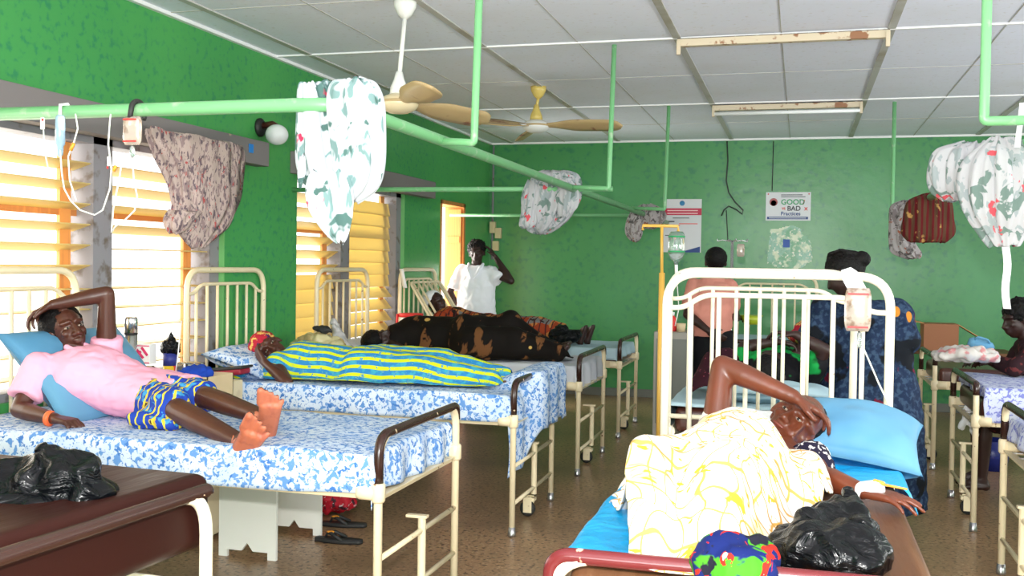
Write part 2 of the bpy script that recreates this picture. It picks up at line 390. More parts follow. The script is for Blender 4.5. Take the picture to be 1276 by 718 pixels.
def sheet(name, label, loc, rotz, top, x0=.03, x1=1.95, h=.436, drops=(.15, .15, .12), mt='sheet_blue', seed=0, group=None, over=None, drop_head=.02, rough_hem=.02, cat='sheet'):
    """cloth over the mattress; local x from head to foot. drops: near side (y<0), far side, foot."""
    R = Matrix.Rotation(rotz, 3, 'Z'); loc = V(loc)
    dn, df, dft = drops; nu, nv = 110, 64
    a0, a1 = x0-drop_head, x1+dft; b0, b1 = -h-dn, h+df
    def fn(u, v):
        a = a0+(a1-a0)*u; b = b0+(b1-b0)*v
        b *= 1.0; w = 0; zt = top; xe = x1; fd = 0
        if over:
            w = over(b); xe = x1+w*.085; zt = top+w*.10*ss((a-(x1-.30))/.30)
        ex = max(0, a-xe) + max(0, x0-a); ey = max(0, abs(b)-h)
        x = max(x0, min(xe, a)); y = max(-h, min(h, b))
        e = sqrt(ex*ex+ey*ey); rad = .03
        hz = (noise.noise(V((a*2.2+seed, b*2.2, seed)))*.012 + noise.noise(V((a*7+seed, b*7, 3.3)))*.005)
        hang = e
        out = rad*(1-exp(-e/rad))*.6 + .006*sin(a*17+seed*3+2*sin(b*9))*min(1, e/.08)*(1 if ey > 0 else 0) + (.012*sin(b*27+seed)*min(1, e/.08) if ex > 0 else 0)
        if e > 0:
            dx, dy = (ex/e)*(1 if a > xe else -1), (ey/e)*(1 if b > 0 else -1)
            x += dx*out; y += dy*out
        hemn = 1+rough_hem*8*noise.noise(V((a*1.7+seed*2, b*1.7, 9)))
        z = zt+hz*(1-min(1, e/.1)) - max(0, hang-.008)*hemn
        return loc + R @ V((x, y, z))
    o = grid_mesh(fn, nu, nv).build(name, MT[mt]); solid(o, .004, 0)
    tag(o, label, cat, group); return o
HP = pi/2
LX = -3.43
MT['ow'] = None
make_bed('cream iron bed with black bag and bare maroon mattress, cropped by lower left corner', (-3.425, 1.94, 0), math.radians(-4), 'matmaroon2', foot_h=.87, enamel='creamw', mz=.90, mt=.19, grip_drop=.02, W=.9, mext=(.10, 0))
make_bed('cream iron bed under the reclining woman in pink shirt', (LX, 3.845, 0), 0, 'matbrown', W=.86)
make_bed('cream iron bed under the woman in blue and yellow dress', (LX, 5.66, 0), 0, 'matbrown')
make_bed('cream iron bed with greyish sheet, fourth in the left row', (LX, 7.34, 0), 0, 'matmaroon', W=.92)
make_bed('cream iron bed with slanted backrest bars, furthest in the left row', (LX, 8.97, 0), 0, 'matmaroon', backrest=True, W=.92)
make_bed('cream iron bed in the aisle with bare brown mattress and tall headboard, nearest bed', (-.095, 4.2, 0), -HP, 'matbrown', head_h=1.42, foot_h=.80, enamel='creamw', grip='gripred', W=.86, mz=.765, grip_drop=.10, group='iron hospital beds')
make_bed('cream iron bed whose headboard stands right behind the nearest aisle bed', (-.19, 5.15, 0), HP, 'matmaroon', head_h=1.428, enamel='creamw')
make_bed('cream iron bed against the back wall at the end of the aisle', (-.28, 10.9, 0), -HP, 'matmaroon', head_h=1.37)
make_bed('cream iron bed cropped by the right edge, nearest in the right row', (2.93, 4.89, 0), pi, 'matmaroon')
make_bed('cream iron bed in the right row with white sheet and caster, second from the camera', (2.93, 6.6, 0), pi, 'matmaroon')
make_bed('cream iron bed in the right row behind the white-sheeted one', (2.93, 8.42, 0), pi, 'matmaroon')
sheet('bed_sheet', 'blue-flowered white sheet on the bed of the woman in pink', (LX, 3.845, 0), 0, .748, drops=(.15, .10, .15), seed=1, h=.428, x1=1.95)
sheet('bed_sheet', 'blue-flowered white sheet hanging over the foot rail under blue and yellow dress', (LX, 5.66, 0), 0, .748, drops=(.15, .12, .42), seed=2, over=lambda b: ss((b+.22)/.15))
sheet('bed_sheet', 'plain greyish white sheet on the fourth bed of the left row', (LX, 7.34, 0), 0, .748, drops=(.17, .1, .17), seed=3, mt='sheet_grey', h=.44)
sheet('bed_sheet', 'pale blue sheet on the furthest bed of the left row', (LX, 8.97, 0), 0, .748, drops=(.10, .1, .1), seed=4, mt='pale_sheet', h=.44)
sheet('bed_sheet', 'lilac-flowered sheet on the bed cropped by the right edge', (2.93, 4.89, 0), pi, .748, drops=(.12, .12, .10), seed=5, mt='sheet_lilac')
sheet('bed_sheet', 'white sheet with lilac flowers on the second bed of the right row', (2.93, 6.6, 0), pi, .80, drops=(.2, .2, .06), seed=6, mt='sheet_lilac', x1=1.93)
sheet('bed_sheet', 'pale sheet hanging from the bed behind the nearest headboard', (-.19, 5.15, 0), HP, .76, drops=(.2, .42, .12), seed=7, mt='pale_sheet')

# ================================================================ PIPES
RZ = 1.948
def pipe(label, pts, r=.021, rad=.03):
    o = M().tube(fillet(pts, rad, 4), r, 12).build('curtain_rail', MT['pipe']); return tag(o, label, 'rail')
lr = thing('curtain_rail', 'long green ceiling-hung curtain rail along the left row of beds', 'rail', (-1.42, 3.0, RZ))
M().tube(fillet([(WX, 3.0, RZ), (-1.42, 3.0, RZ), (-1.42, BY, RZ-.02)], .12, 6), .023, 12).build('rail_tube', MT['pipe'], lr, world=True)
M().tube([(WX, 6.55, RZ), (-1.17, 6.5, RZ-.01)], .017, 10).build('cross_tube', MT['pipe'], lr, world=True)
M().tube([(WX, 9.9, RZ-.01), (-1.42, 9.9, RZ-.01)], .016, 10).build('cross_tube', MT['pipe'], lr, world=True)
for x, y, z in ((-1.27, 3.92, 1.93), (-1.17, 6.36, 1.93), (-1.14, 8.86, 1.94)):
    M().tube(fillet([(x+.02, y, H-.005), (x, y, z), (-1.42, y, z+.01)], .012, 3), .0155, 10).build('hanger', MT['pipe'], lr, world=True)
rr_ = thing('curtain_rail', 'green ceiling-hung curtain rail along the right row of beds', 'rail', (.84, 4.4, RZ))
M().tube([(.84, 2.4, RZ), (.84, 8.97, RZ)], .023, 12).build('rail_tube', MT['pipe'], rr_, world=True)
for x, y, z in ((.58, 3.75, 1.95), (.71, 8.97, 1.95)):
    M().tube(fillet([(x, y, H-.005), (x, y, z), (.84, y, z)], .012, 3), .0165, 10).build('hanger', MT['pipe'], rr_, world=True)
# ================================================================ PEOPLE
def blob(name, m, voxel, material, parent, smooth_it=6, wrinkle=0, wscale=9, pred=None, world=True, fac=.5, squash=None, label=None, iters2=0):
    """one continuous skin over the collected solids"""
    me = bpy.data.meshes.new('tmp'); me.from_pydata([tuple(v) for v in m.v], [], m.f); me.update()
    b = bmesh.new(); b.from_mesh(me); bmesh.ops.recalc_face_normals(b, faces=b.faces); b.to_mesh(me); b.free()
    o = bpy.data.objects.new('tmp', me); COL.objects.link(o)
    r = o.modifiers.new('r', 'REMESH'); r.mode = 'VOXEL'; r.voxel_size = voxel
    s = o.modifiers.new('s', 'SMOOTH'); s.factor = fac; s.iterations = smooth_it
    dg = bpy.context.evaluated_depsgraph_get(); ev = o.evaluated_get(dg)
    out = bpy.data.meshes.new_from_object(ev); bpy.data.objects.remove(o)
    out.name = name
    if squash:
        for v in out.vertices: v.co = squash(v.co)
    if wrinkle:
        out.update(); nrm = [v.normal.copy() for v in out.vertices]
        for v, n in zip(out.vertices, nrm):
            c = v.co; f = noise.noise(c*wscale)+.5*noise.noise(c*wscale*2.3+V((3, 1, 7)))
            v.co = c + n*(wrinkle*(abs(f)*2-.5))
    out.materials.clear()
    for mm in (material if isinstance(material, (list, tuple)) else [material]): out.materials.append(mm)
    if pred:
        for p in out.polygons:
            p.material_index = pred(p.center, p.normal)
    else: 
        for p in out.polygons: p.material_index = 0
    if parent and world:
        inv = Matrix.LocRotScale(parent.location, parent.rotation_euler, None).inverted(); out.transform(inv)
    out.polygons.foreach_set('use_smooth', [True]*len(out.polygons)); out.update()
    ob = bpy.data.objects.new(name, out); COL.objects.link(ob)
    if parent: ob.parent = parent
    if label: ob['label'] = label
    return ob
def cone(m, p0, r0, p1, r1, n=20, flat=None):
    """flat-ended tapered tube; r may be a pair (a wide, b thin) with `flat` as the thin axis"""
    p0, p1 = V(p0), V(p1); d = (p1-p0).normalized()
    f = V(flat) if flat is not None else _frame(d)[0]
    f = (f-d*f.dot(d)).normalized(); a = d.cross(f)
    R = []
    for p, r in ((p0, r0), (p1, r1)):
        w, t = r if isinstance(r, tuple) else (r, r)
        R.append([p+a*cos(2*pi*k/n)*w+f*sin(2*pi*k/n)*t for k in range(n)])
    return m.rings(R)
def body_rings(m, secs, n=28):
    """secs: list of (centre, wide axis vector*halfwidth, thin axis vector*halfdepth)"""
    return m.rings([[V(c)+V(a)*cos(2*pi*k/n)+V(b)*sin(2*pi*k/n) for k in range(n)] for c, a, b in secs])
def basis(f, u):
    f = V(f).normalized(); u = V(u); u = (u-f*u.dot(f)).normalized(); r = f.cross(u)
    return Matrix((r, f, u)).transposed()      # columns right, forward, up
def head(m, c, f, u, s=1.0, face=True):
    B = basis(f, u); c = V(c)
    def P(x, y, z): return c+B @ (V((x, y, z))*s)
    def E(p, r, n=18): m.ell(P(*p), tuple(k*s for k in r), n, 12, B)
    E((0, -.015, .03), (.074, .09, .083)); E((0, .018, -.03), (.058, .068, .074)); E((0, .038, -.08), (.032, .035, .026)); E((0, .01, -.06), (.05, .05, .04))
    if face:
        m.cap(P(0, .080, .012), .009*s, P(0, .100, -.028), .013*s, 10)
        for k in (-1, 1):
            m.ell(P(k*.015, .090, -.032), .0105*s, 10, 8); m.cap(P(k*.014, .080, .030), .009*s, P(k*.048, .062, .028), .009*s, 10)
            m.ell(P(k*.036, .058, -.018), tuple(x*s for x in (.022, .02, .018)), 12, 8, B)
            m.ell(P(k*.076, -.01, -.01), tuple(x*s for x in (.009, .02, .031)), 12, 8, B)
        m.ell(P(0, .080, -.056), tuple(x*s for x in (.026, .014, .007)), 12, 8, B); m.ell(P(0, .077, -.069), tuple(x*s for x in (.022, .014, .008)), 12, 8, B)
    else:
        for k in (-1, 1): m.ell(P(k*.076, -.01, -.01), tuple(x*s for x in (.009, .02, .031)), 12, 8, B)
        m.cap(P(0, .080, .012), .010*s, P(0, .095, -.028), .014*s, 10)
    return P, B
def hand(m, w, d, n, side, s=1.0, curl=(.35, .4, .3), spread=.16, thumb=.7, fr=.0085):
    """w wrist, d finger direction, n palm normal (fingers curl towards it), side=+1/-1 where the thumb sits"""
    w = V(w); d = V(d).normalized(); n = V(n); n = (n-d*n.dot(d)).normalized(); a = d.cross(n)*side  # a points to thumb side
    L = [.068, .077, .072, .057]
    for k in range(4):
        off = (.030-.020*k)*s; kn = w+d*(.088-.006*abs(k-1))*s+a*off
        m.cap(w+a*off*.55+d*.01*s, .0155*s, kn, .012*s, 10)
        dd = (d+a*spread*(1.5-k)*.5).normalized(); p = kn; ang = 0
        for j, (fl, cu) in enumerate(zip((.45, .32, .26), curl)):
            ang += cu*(1+.12*k); v = dd*cos(ang)+n*sin(ang); q = p+v*L[k]*fl*1.05*s
            m.cap(p, (fr+.001-.0009*j)*s, q, (fr+.0002-.0009*j)*s, 8); p = q
    p = w+d*.022*s+a*.022*s; v = (d*.55+a*thumb+n*.25).normalized(); q = p+v*.042*s
    m.cap(p, .014*s, q, .0115*s, 10); v2 = (d*.85+a*.25+n*.3).normalized(); m.cap(q, .011*s, q+v2*.032*s, .0085*s, 10)
def foot(m, ank, toe_dir, sole_n, s=1.0, toes=True, big=0):
    """sole_n points out of the sole"""
    a = V(ank); t = V(toe_dir).normalized(); n = V(sole_n); n = (n-t*n.dot(t)).normalized(); w = t.cross(n)
    heel = a+n*.045*s-t*.025*s; m.ell(heel, .031*s, 14, 10); m.cap(a, .036*s, heel, .029*s)
    for k in (-1, 0, 1):
        m.cap(heel+w*k*.010*s, .024*s, a+t*.125*s+n*.055*s+w*k*.024*s, .0175*s)
    m.cap(a+t*.01*s, .034*s, a+t*.1*s+n*.035*s, .020*s)
    if toes:
        for k in range(5):
            o = (-.037+.0185*k)*s; ln = (.192-.002*k-.0025*k*k)*s; r = (.0140 if k == 0 else .0088)*s
            m.cap(a+t*.135*s+n*.052*s+w*o, r, a+t*ln+n*.046*s+w*o*1.08, r*.95, 10)
def limb(m, pts, rs):
    for i in range(len(pts)-1): m.cap(pts[i], rs[i], pts[i+1], rs[i+1])
def bulge(m, a, b, t, r, off=(0, 0, 0)):
    p = V(a).lerp(V(b), t)+V(off); m.ell(p, r, 14, 10)
def arm(m, S, E_, W_, s=1.0, d=None, n=None, side=1, curl=(.35, .4, .3), **kw):
    S, E_, W_ = V(S), V(E_), V(W_)
    limb(m, [S, S.lerp(E_, .35), E_, E_.lerp(W_, .3), W_], [.050*s, .045*s, .036*s, .038*s, .024*s])
    if d is not None: hand(m, W_, d, n, side, s, curl, **kw)
def leg(m, Hh, K, A, s=1.0):
    Hh, K, A = V(Hh), V(K), V(A)
    limb(m, [Hh, Hh.lerp(K, .4), K, K.lerp(A, .3), A], [.085*s, .075*s, .053*s, .052*s, .034*s])
SK = dict(spec=.5, bump=('noise', 60, .05))
MT['skin'] = mat('dark_brown_skin', (.070, .021, .012), .4, layers=[('noise', 6, .45, .75, (.095, .030, .015))], **SK)
MT['skin_warm'] = mat('warm_brown_skin', (.12, .030, .013), .36, layers=[('noise', 6, .45, .75, (.17, .040, .016))], **SK)
MT['skin_deep'] = mat('deep_brown_skin', (.030, .010, .007), .45, **SK)
MT['sole'] = mat('pink_brown_sole_skin', (.55, .16, .08), .5, layers=[('noise', 25, .5, .7, (.42, .11, .06))])
MT['nail'] = mat('pale_nails', (.60, .25, .16), .3)
MT['hair'] = mat('black_hair', (.005, .004, .004), .6, spec=.2, bump=('noise', 70, .9))
MT['lip'] = mat('lips', (.17, .04, .028), .35)
MT['eyew'] = mat('eye_white', (.35, .28, .22), .25); MT['iris'] = mat('dark_iris', (.01, .006, .004), .12)
def eyes(P, B, s, par, lid=.55):
    w = M(); d = M()
    for k in (-1, 1):
        w.ell(P(k*.031, .0715, .004), tuple(x*s for x in (.0125, .0112, .0052)), 14, 10, B)
        d.ell(P(k*.031, .0775, .004), tuple(x*s for x in (.0062, .0062, .0050)), 12, 8, B)
    e = w.build('eyes', MT['eyew'], par, world=True); d.build('iris', MT['iris'], e, world=False)
    # iris shares the person's frame
    inv = Matrix.LocRotScale(par.location, par.rotation_euler, None).inverted()
    me = e.children[0].data
    me.transform(inv)
def lips(P, B, s, par):
    m = M(); m.ell(P(0, .0875, -.0575), tuple(x*s for x in (.025, .0095, .0065)), 16, 8, B); m.ell(P(0, .0845, -.0695), tuple(x*s for x in (.021, .0105, .008)), 16, 8, B)
    m.build('lips', MT['lip'], par, world=True)
def hair_cap(P, B, s, par, off=(0, -.03, .045), r=(.083, .092, .08), vox=.009, mt='hair', name='hair', wr=.004, extra=None):
    m = M(); m.ell(P(*off), tuple(x*s for x in r), 22, 16, B)
    if extra: extra(m)
    return blob(name, m, vox, MT[mt], par, 3, wr, 40)

# ---------------------------------------------------------------- draped cloth
def drape(name, region, caps, base, mt, step=.016, smooth_n=10, wr=.012, wsc=6, seed=0, keep=None, thick=.004, lift=.006, drop=None, parent=None, aniso=(1, 1), fold=None):
    """height field resting on tapered capsules and on base(x,y); region = (x0,x1,y0,y1)"""
    x0, x1, y0, y1 = region; nx = max(2, int((x1-x0)/step)); ny = max(2, int((y1-y0)/step))
    Z = [[0.0]*(nx+1) for _ in range(ny+1)]; B0 = [[0.0]*(nx+1) for _ in range(ny+1)]
    for j in range(ny+1):
        y = y0+(y1-y0)*j/ny
        for i in range(nx+1):
            x = x0+(x1-x0)*i/nx; z = base(x, y); 
            for (p, r0, q, r1) in caps:
                dx, dy = q[0]-p[0], q[1]-p[1]; l2 = dx*dx+dy*dy+1e-9
                t = max(0, min(1, ((x-p[0])*dx+(y-p[1])*dy)/l2)); r = r0+(r1-r0)*t
                ddx, ddy = x-p[0]-dx*t, y-p[1]-dy*t; d2 = ddx*ddx+ddy*ddy
                if d2 < r*r: z = max(z, p[2]+(q[2]-p[2])*t+sqrt(r*r-d2))
            Z[j][i] = z; B0[j][i] = z
    for it in range(smooth_n):
        Q = [row[:] for row in Z]
        for j in range(1, ny):
            for i in range(1, nx):
                a = (Q[j-1][i]+Q[j+1][i]+Q[j][i-1]+Q[j][i+1])/4; Z[j][i] = max(B0[j][i]-.004, a*.999)
    def fn(u, v):
        i, j = round(u*nx), round(v*ny); x, y = x0+(x1-x0)*u, y0+(y1-y0)*v
        w = noise.noise(V((x*wsc*aniso[0]+seed, y*wsc*aniso[1], seed)))*.7+noise.noise(V((x*wsc*2.3*aniso[0], y*wsc*2.3*aniso[1]+seed, 5)))*.45
        z = Z[j][i]+lift+wr*(1-abs(w)*2.2)
        if fold: z += fold(x, y)
        return V((x+.01*nz(x, y, seed, 7), y+.01*nz(y, x, seed+2, 7), z))
    kp = (lambda u, v: keep(x0+(x1-x0)*u, y0+(y1-y0)*v)) if keep else None
    m = grid_mesh(fn, nx, ny, kp); edges = {}
    for f in m.f:
        for k in range(4):
            e = (f[k], f[(k+1) % 4]); key = (min(e), max(e)); edges[key] = edges.get(key, 0)+1
    nb = {}
    for (i, j), c_ in edges.items():
        if c_ == 1: nb.setdefault(i, []).append(j); nb.setdefault(j, []).append(i)
    for it in range(4):
        new = {i: (m.v[i]*.4 + sum((m.v[j] for j in js), V((0, 0, 0)))*(.6/len(js))) for i, js in nb.items()}
        for i, p in new.items(): m.v[i] = V((p.x, p.y, min(p.z, m.v[i].z+.004)))
    o = m.build(name, MT[mt], parent, world=bool(parent)); solid(o, thick, 0)
    s = o.modifiers.new('sub', 'SUBSURF'); s.levels = 1; s.render_levels = 1
    return o
def poly_in(poly):
    def f(x, y):
        c = False; n = len(poly)
        for i in range(n):
            (xa, ya), (xb, yb) = poly[i], poly[(i+1) % n]
            if (ya > y) != (yb > y) and x < (xb-xa)*(y-ya)/(yb-ya)+xa: c = not c
        return c
    return f
def wavy(poly, amp=.012, n=6, seed=0):
    out = []
    for i in range(len(poly)):
        a, b = V((*poly[i], 0)), V((*poly[(i+1) % len(poly)], 0))
        for k in range(n):
            t = k/n; p = a.lerp(b, t); out.append((p.x+amp*noise.noise(V((p.x*9, p.y*9, seed))), p.y+amp*noise.noise(V((p.y*9, p.x*9, seed+4)))))
    return out
def pillow(name, label, c, size, rot, mt, puff=.5, seed=0, group=None, lumps=.01, tip=.25):
    """rounded bag with pinched corners: size = (length, width, thickness)"""
    B = rot if isinstance(rot, Matrix) else Matrix.Rotation(rot, 3, 'Z'); c = V(c); m = M(); n = 30
    def pt(u, v, sg):
        x, y = 2*u-1, 2*v-1
        e = max(0, (1-abs(x)**2.5))**.5*max(0, (1-abs(y)**2.5))**.5
        pin = 1-.10*(1-abs(y)**2)*abs(x)**6; pin2 = 1-.10*(1-abs(x)**2)*abs(y)**6
        p = V((x*size[0]/2*pin, y*size[1]/2*pin2, sg*size[2]/2*e*(1+.0*x)))
        p.z += lumps*noise.noise(V((x*2+seed, y*2, sg)))*e*2
        return c+B @ p
    for sg in (1, -1):
        vs = [pt(i/n, j/n, sg) for j in range(n+1) for i in range(n+1)]
        m.add(vs, [(j*(n+1)+i, j*(n+1)+i+1, (j+1)*(n+1)+i+1, (j+1)*(n+1)+i) for j in range(n) for i in range(n)])
    o = m.build(name, MT[mt]); w = o.modifiers.new('w', 'WELD'); w.merge_threshold = .0008
    return tag(o, label, 'pillow', group)

# fabrics
MT['pink'] = mat('pink_polo_cotton', (.90, .42, .56), .8, layers=[('noise', 3, .5, .8, (.80, .34, .48))], bump=('noise', 16, .3))
MT['collar'] = mat('cream_collar', (.80, .70, .60), .8)
MT['wax_skirt'] = mat('blue_yellow_wax_print', (.02, .06, .38), .7, layers=[('voronoi', 13, .30, .26, (.55, .38, .03), None, .1), ('voronoi', 13, .17, .13, (.05, .03, .02), None, .1), ('noise', 22, .57, .60, (.06, .32, .62)), ('wave', 8, .86, .9, (.75, .6, .05), None, 6)], bump=('noise', 9, .3))
MT['zigzag'] = mat('blue_yellow_wavy_print', (.03, .22, .50), .75, layers=[('noise', 24, .5, .6, (.05, .36, .50)), ('zig', 6.2, .56, .66, (.60, .70, .02), (1, 1, 1, -.785, 0, 1.571), 3.2), ('noise', 42, .60, .63, (.10, .32, .45))], bump=('noise', 12, .4))
MT['yellow_white'] = mat('white_cloth_with_yellow_swirls', (.72, .70, .65), .8, layers=[('noise', 3.2, .60, .68, (.72, .64, .36)), ('zig', 7, .965, .99, (.62, .34, .08), (1, 1.6, 1), 12), ('rings', 4.5, .96, .985, (.5, .28, .08), (1.3, 1, 1), 9), ('noise', 18, .605, .635, (.66, .34, .03), (.6, 1.6, 1), .8)], bump=('noise', 7, 1.0, None, 1))
MT['black_wax'] = mat('black_cloth_with_brown_leaf_print', (.006, .004, .003), .7, layers=[('noise', 4.5, .58, .62, (.17, .07, .025), (2.6, 1, 1, 0, 0, .9), .3), ('noise', 7, .62, .66, (.006, .004, .003), (1, 3, 1)), ('voronoi', 6.0, .145, .13, (.62, .38, .10))], bump=('noise', 9, .4))
MT['orange_wax'] = mat('orange_brown_print_dress', (.35, .055, .02), .75, layers=[('cells', 12, .55, .57, (.55, .22, .06)), ('cells', 9, .80, .82, (.20, .20, .20)), ('noise', 11, .56, .6, (.02, .012, .01)), ('wave', 6, .85, .9, (.08, .02, .02), None, 3)], bump=('noise', 8, .3))
MT['uniform'] = mat('white_uniform', (.86, .88, .93), .75, bump=('noise', 7, .35))
MT['salmon'] = mat('salmon_shirt', (.66, .27, .21), .8, bump=('noise', 8, .2))
MT['black_cloth'] = mat('black_trousers', (.008, .008, .01), .8)
MT['navy_wax'] = mat('dark_blue_print_dress', (.012, .024, .06), .8, layers=[('noise', 40, .48, .60, (.035, .065, .12)), ('noise', 5.5, .57, .60, (.006, .008, .012)), ('voronoi', 5.0, .12, .11, (.55, .22, .03), (1, 1, .5)), ('noise', 7, .64, .66, (.15, .01, .03), (1.3, 1, 1))], bump=('noise', 8, .3))
MT['green_wax'] = mat('green_and_black_print', (.01, .30, .06), .75, layers=[('noise', 6, .48, .52, (.008, .008, .01)), ('noise', 9, .66, .68, (.6, .12, .03))], bump=('noise', 8, .3))
MT['maroon_dots'] = mat('maroon_dotted_cloth', (.03, .006, .012), .8, layers=[('voronoi', 45, .20, .16, (.30, .05, .09))])
MT['scarf_red'] = mat('red_print_headscarf', (.42, .02, .04), .75, layers=[('noise', 30, .55, .6, (.70, .45, .12)), ('noise', 22, .62, .66, (.05, .02, .10))])
MT['dark_cloth'] = mat('dark_patterned_cloth', (.03, .012, .015), .8, layers=[('noise', 18, .6, .64, (.14, .03, .03))])

# ---------------------------------------------------------------- main patient, nearest aisle bed
t = thing('person', 'person lying on the nearest aisle bed under yellow and white cloth, one hand on forehead', 'person', (-.15, 3.1, .77))
m = M(); hc = aY(989, 528, 3.64)
P, B = head(m, hc, -CW+V((-.06, 0, -.03)), CR*.80+CU*.56, 1.03)
P, B = head(m, hc, (-.12, -.80, .50), (.62, .30, .62), 1.0)
S_R, S_L = V((-.27, 3.52, .86)), V((.04, 3.33, .845)); PEL = V((-.20, 2.75, .86))
body_rings(m, [(hc+V((-.05, -.02, -.05)), (.04, 0, 0), (0, .02, .04)), (V((-.12, 3.43, .845)), (.15, -.08, 0), (0, .02, .055)), (V((-.14, 3.3, .85)), (.15, -.06, 0), (0, 0, .075)), (V((-.17, 3.0, .87)), (.125, -.04, 0), (0, 0, .085)), (V((-.20, 2.75, .85)), (.12, -.03, 0), (0, 0, .07)), (V((-.21, 2.66, .85)), (.12, 0, 0), (0, 0, .06))])
m.cap(hc+V((-.015, .0, -.05)), .052, V((-.11, 3.46, .86)), .06)
eR = V((-.255, 3.60, 1.105)); wR = V((-.015, 3.53, 1.02))
arm(m, S_R, eR, wR, 1.08, (.80, .15, -.42), (-.25, .1, -1), -1, curl=(.30, .45, .35))
eL = V((.065, 3.25, .815)); wL = V((.185, 3.08, .812))
arm(m, S_L, eL, wL, 1.0, (.85, -.32, -.05), (.1, 0, -1), 1, curl=(.15, .22, .2), spread=.5)
leg(m, (-.27, 2.72, .85), (-.32, 2.50, .90), (-.31, 2.40, .84), .75); leg(m, (-.16, 2.70, .85), (-.18, 2.50, .90), (-.19, 2.40, .84), .75)
blob('body', m, .0062, [MT['skin_warm'], MT['nail']], t, 5, pred=lambda c, n: 0)
eyes(P, B, 1.0, t); lips(P, B, 1.0, t)
hair_cap(P, B, 1.0, t, off=(0, -.035, .043), r=(.081, .086, .078))
m = M(); m.cap(wL+V((.0, .0, .004)), .0265, wL+V((.030, -.012, .010)), .029); blob('wrist_bandage', m, .005, MT['white_cloth'], t, 3)
m = M(); m.cap(wL+V((.04, -.02, .030)), .004, wL+V((.11, -.05, .026)), .003, 8); m.cap(wL+V((.03, -.015, .034)), .008, wL+V((.05, -.022, .032)), .006, 8); m.build('cannula', mat('orange_cannula', (.9, .35, .05), .3), t, world=True)
# black and white sleeve at the shoulder
MT['bw_print'] = mat('black_white_print', (.015, .012, .03), .8, layers=[('noise', 38, .55, .6, (.75, .7, .7))])
m = M(); m.cap(S_L+V((.0, .0, .0)), .066, S_L.lerp(eL, .55)+V((.015, .03, 0)), .050); blob('sleeve', m, .008, MT['bw_print'], t, 3, .004, 25)
caps = [((-.27, 3.50, .86), .065, (.03, 3.33, .81), .05), ((-.15, 3.34, .85), .095, (-.17, 3.0, .88), .115), ((-.17, 3.05, .865), .15, (-.20, 2.75, .86), .15),
        ((-.30, 2.72, .87), .11, (-.36, 2.50, .94), .07), ((-.36, 2.50, .94), .07, (-.33, 2.32, .84), .06), ((-.16, 2.7, .87), .12, (-.18, 2.50, .94), .07), ((-.18, 2.50, .94), .07, (-.18, 2.32, .84), .06),
        ((-.27, 3.50, .87), .06, (-.265, 3.55, .93), .05), ((.03, 3.30, .82), .07, (0.0, 2.9, .80), .07)]
def nb_base(x, y): 
    e = max(0, -.515-x); return .768-(e*2.2 if e > 0 else 0)
out = wavy([tuple(aZ(x, y, z).xy) for x, y, z in ((890, 513, .94), (935, 518, .95), (972, 556, .90), (1020, 566, .89), (1038, 596, .83), (1034, 628, .79), (1005, 650, .79), (985, 675, .79), (970, 700, .79), (925, 718, .79), (860, 710, .80), (775, 700, .80), (788, 655, .80), (757, 632, .775), (755, 598, .775), (792, 580, .80), (835, 548, .85), (868, 524, .9))], .03, 6, 3)
o = drape('draped_cloth', (-.62, .22, 2.16, 3.72), caps, nb_base, 'yellow_white', .0125, 12, .022, 6.5, 2, poly_in(out), aniso=(1, 1.4)); tag(o, 'white cloth with yellow swirls over the patient on the nearest aisle bed', 'cloth')
# blue plastic cover
def cb(x, y): 
    e = max(0, -.525-x, x-.335); return .770-e*3
o = drape('plastic_sheet', (-.56, .38, 2.22, 4.05), [], cb, 'cover_blue', .016, 2, .006, 9, 7, poly_in(wavy([(-.55, 3.95), (-.56, 2.27), (-.22, 2.27), (-.16, 2.9), (.05, 3.2), (.13, 3.26), (.27, 3.38), (.36, 3.33), (.37, 4.0)], .02, 6, 5)), lift=.003)
tag(o, 'bright blue plastic sheet spread under the patient on the nearest bed', 'sheet')
pillow('pillow', 'light blue pillow on the nearest aisle bed beside the patient', aY(1066, 545, 3.80), (.45, .36, .21), Matrix.Rotation(-.10, 3, 'Z') @ Matrix.Rotation(math.radians(20), 3, 'X') @ Matrix.Rotation(math.radians(8), 3, 'Y'), 'pillow_blue', seed=1)
o = drape('towel', (-.26, .10, 3.52, 4.02), [((-.05, 3.72, .80), .05, (.02, 3.80, .80), .05)], lambda x, y: .80+.10*ss((y-3.58)/.22), 'white_cloth', .014, 8, .012, 12, 8, poly_in(wavy([(-.24, 3.72), (-.12, 3.54), (.06, 3.60), (.09, 3.72), (.05, 3.95), (-.2, 3.98)], .02, 5, 1)))
tag(o, 'white towel under the head of the patient on the nearest bed', 'towel')

# ---------------------------------------------------------------- woman in pink, second bed of the left row
t = thing('person', 'woman in pink polo shirt and wax print skirt reclining with arm over her head', 'person', (-2.8, 3.85, .75))
m = M(); hc = V((-3.19, 3.92, 1.115)); P, B = head(m, hc, (.72, -.40, .22), (-.35, -.05, .9), 1.0)
SR, SL = V((-3.17, 3.72, .965)), V((-3.06, 4.02, 1.0)); CH = V((-3.02, 3.86, .92)); PL = V((-2.70, 3.92, .83))
m.cap(hc+V((-.02, .0, -.06)), .05, V((-3.13, 3.87, .99)), .055)
body_rings(m, [(V((-3.15, 3.87, 1.02)), (.02, .05, 0), (.03, 0, .03)), (V((-3.10, 3.87, .98)), (.05, .16, .01), (.045, 0, .06)), (V((-3.0, 3.87, .92)), (.04, .155, 0), (.05, 0, .09)), (V((-2.85, 3.90, .855)), (.02, .13, 0), (.03, 0, .085)), (V((-2.70, 3.93, .835)), (.01, .16, 0), (.02, 0, .085)), (V((-2.62, 3.93, .83)), (.01, .12, 0), (.02, 0, .06))])
eL = V((-3.03, 3.98, 1.285)); wL = V((-3.22, 3.86, 1.235))
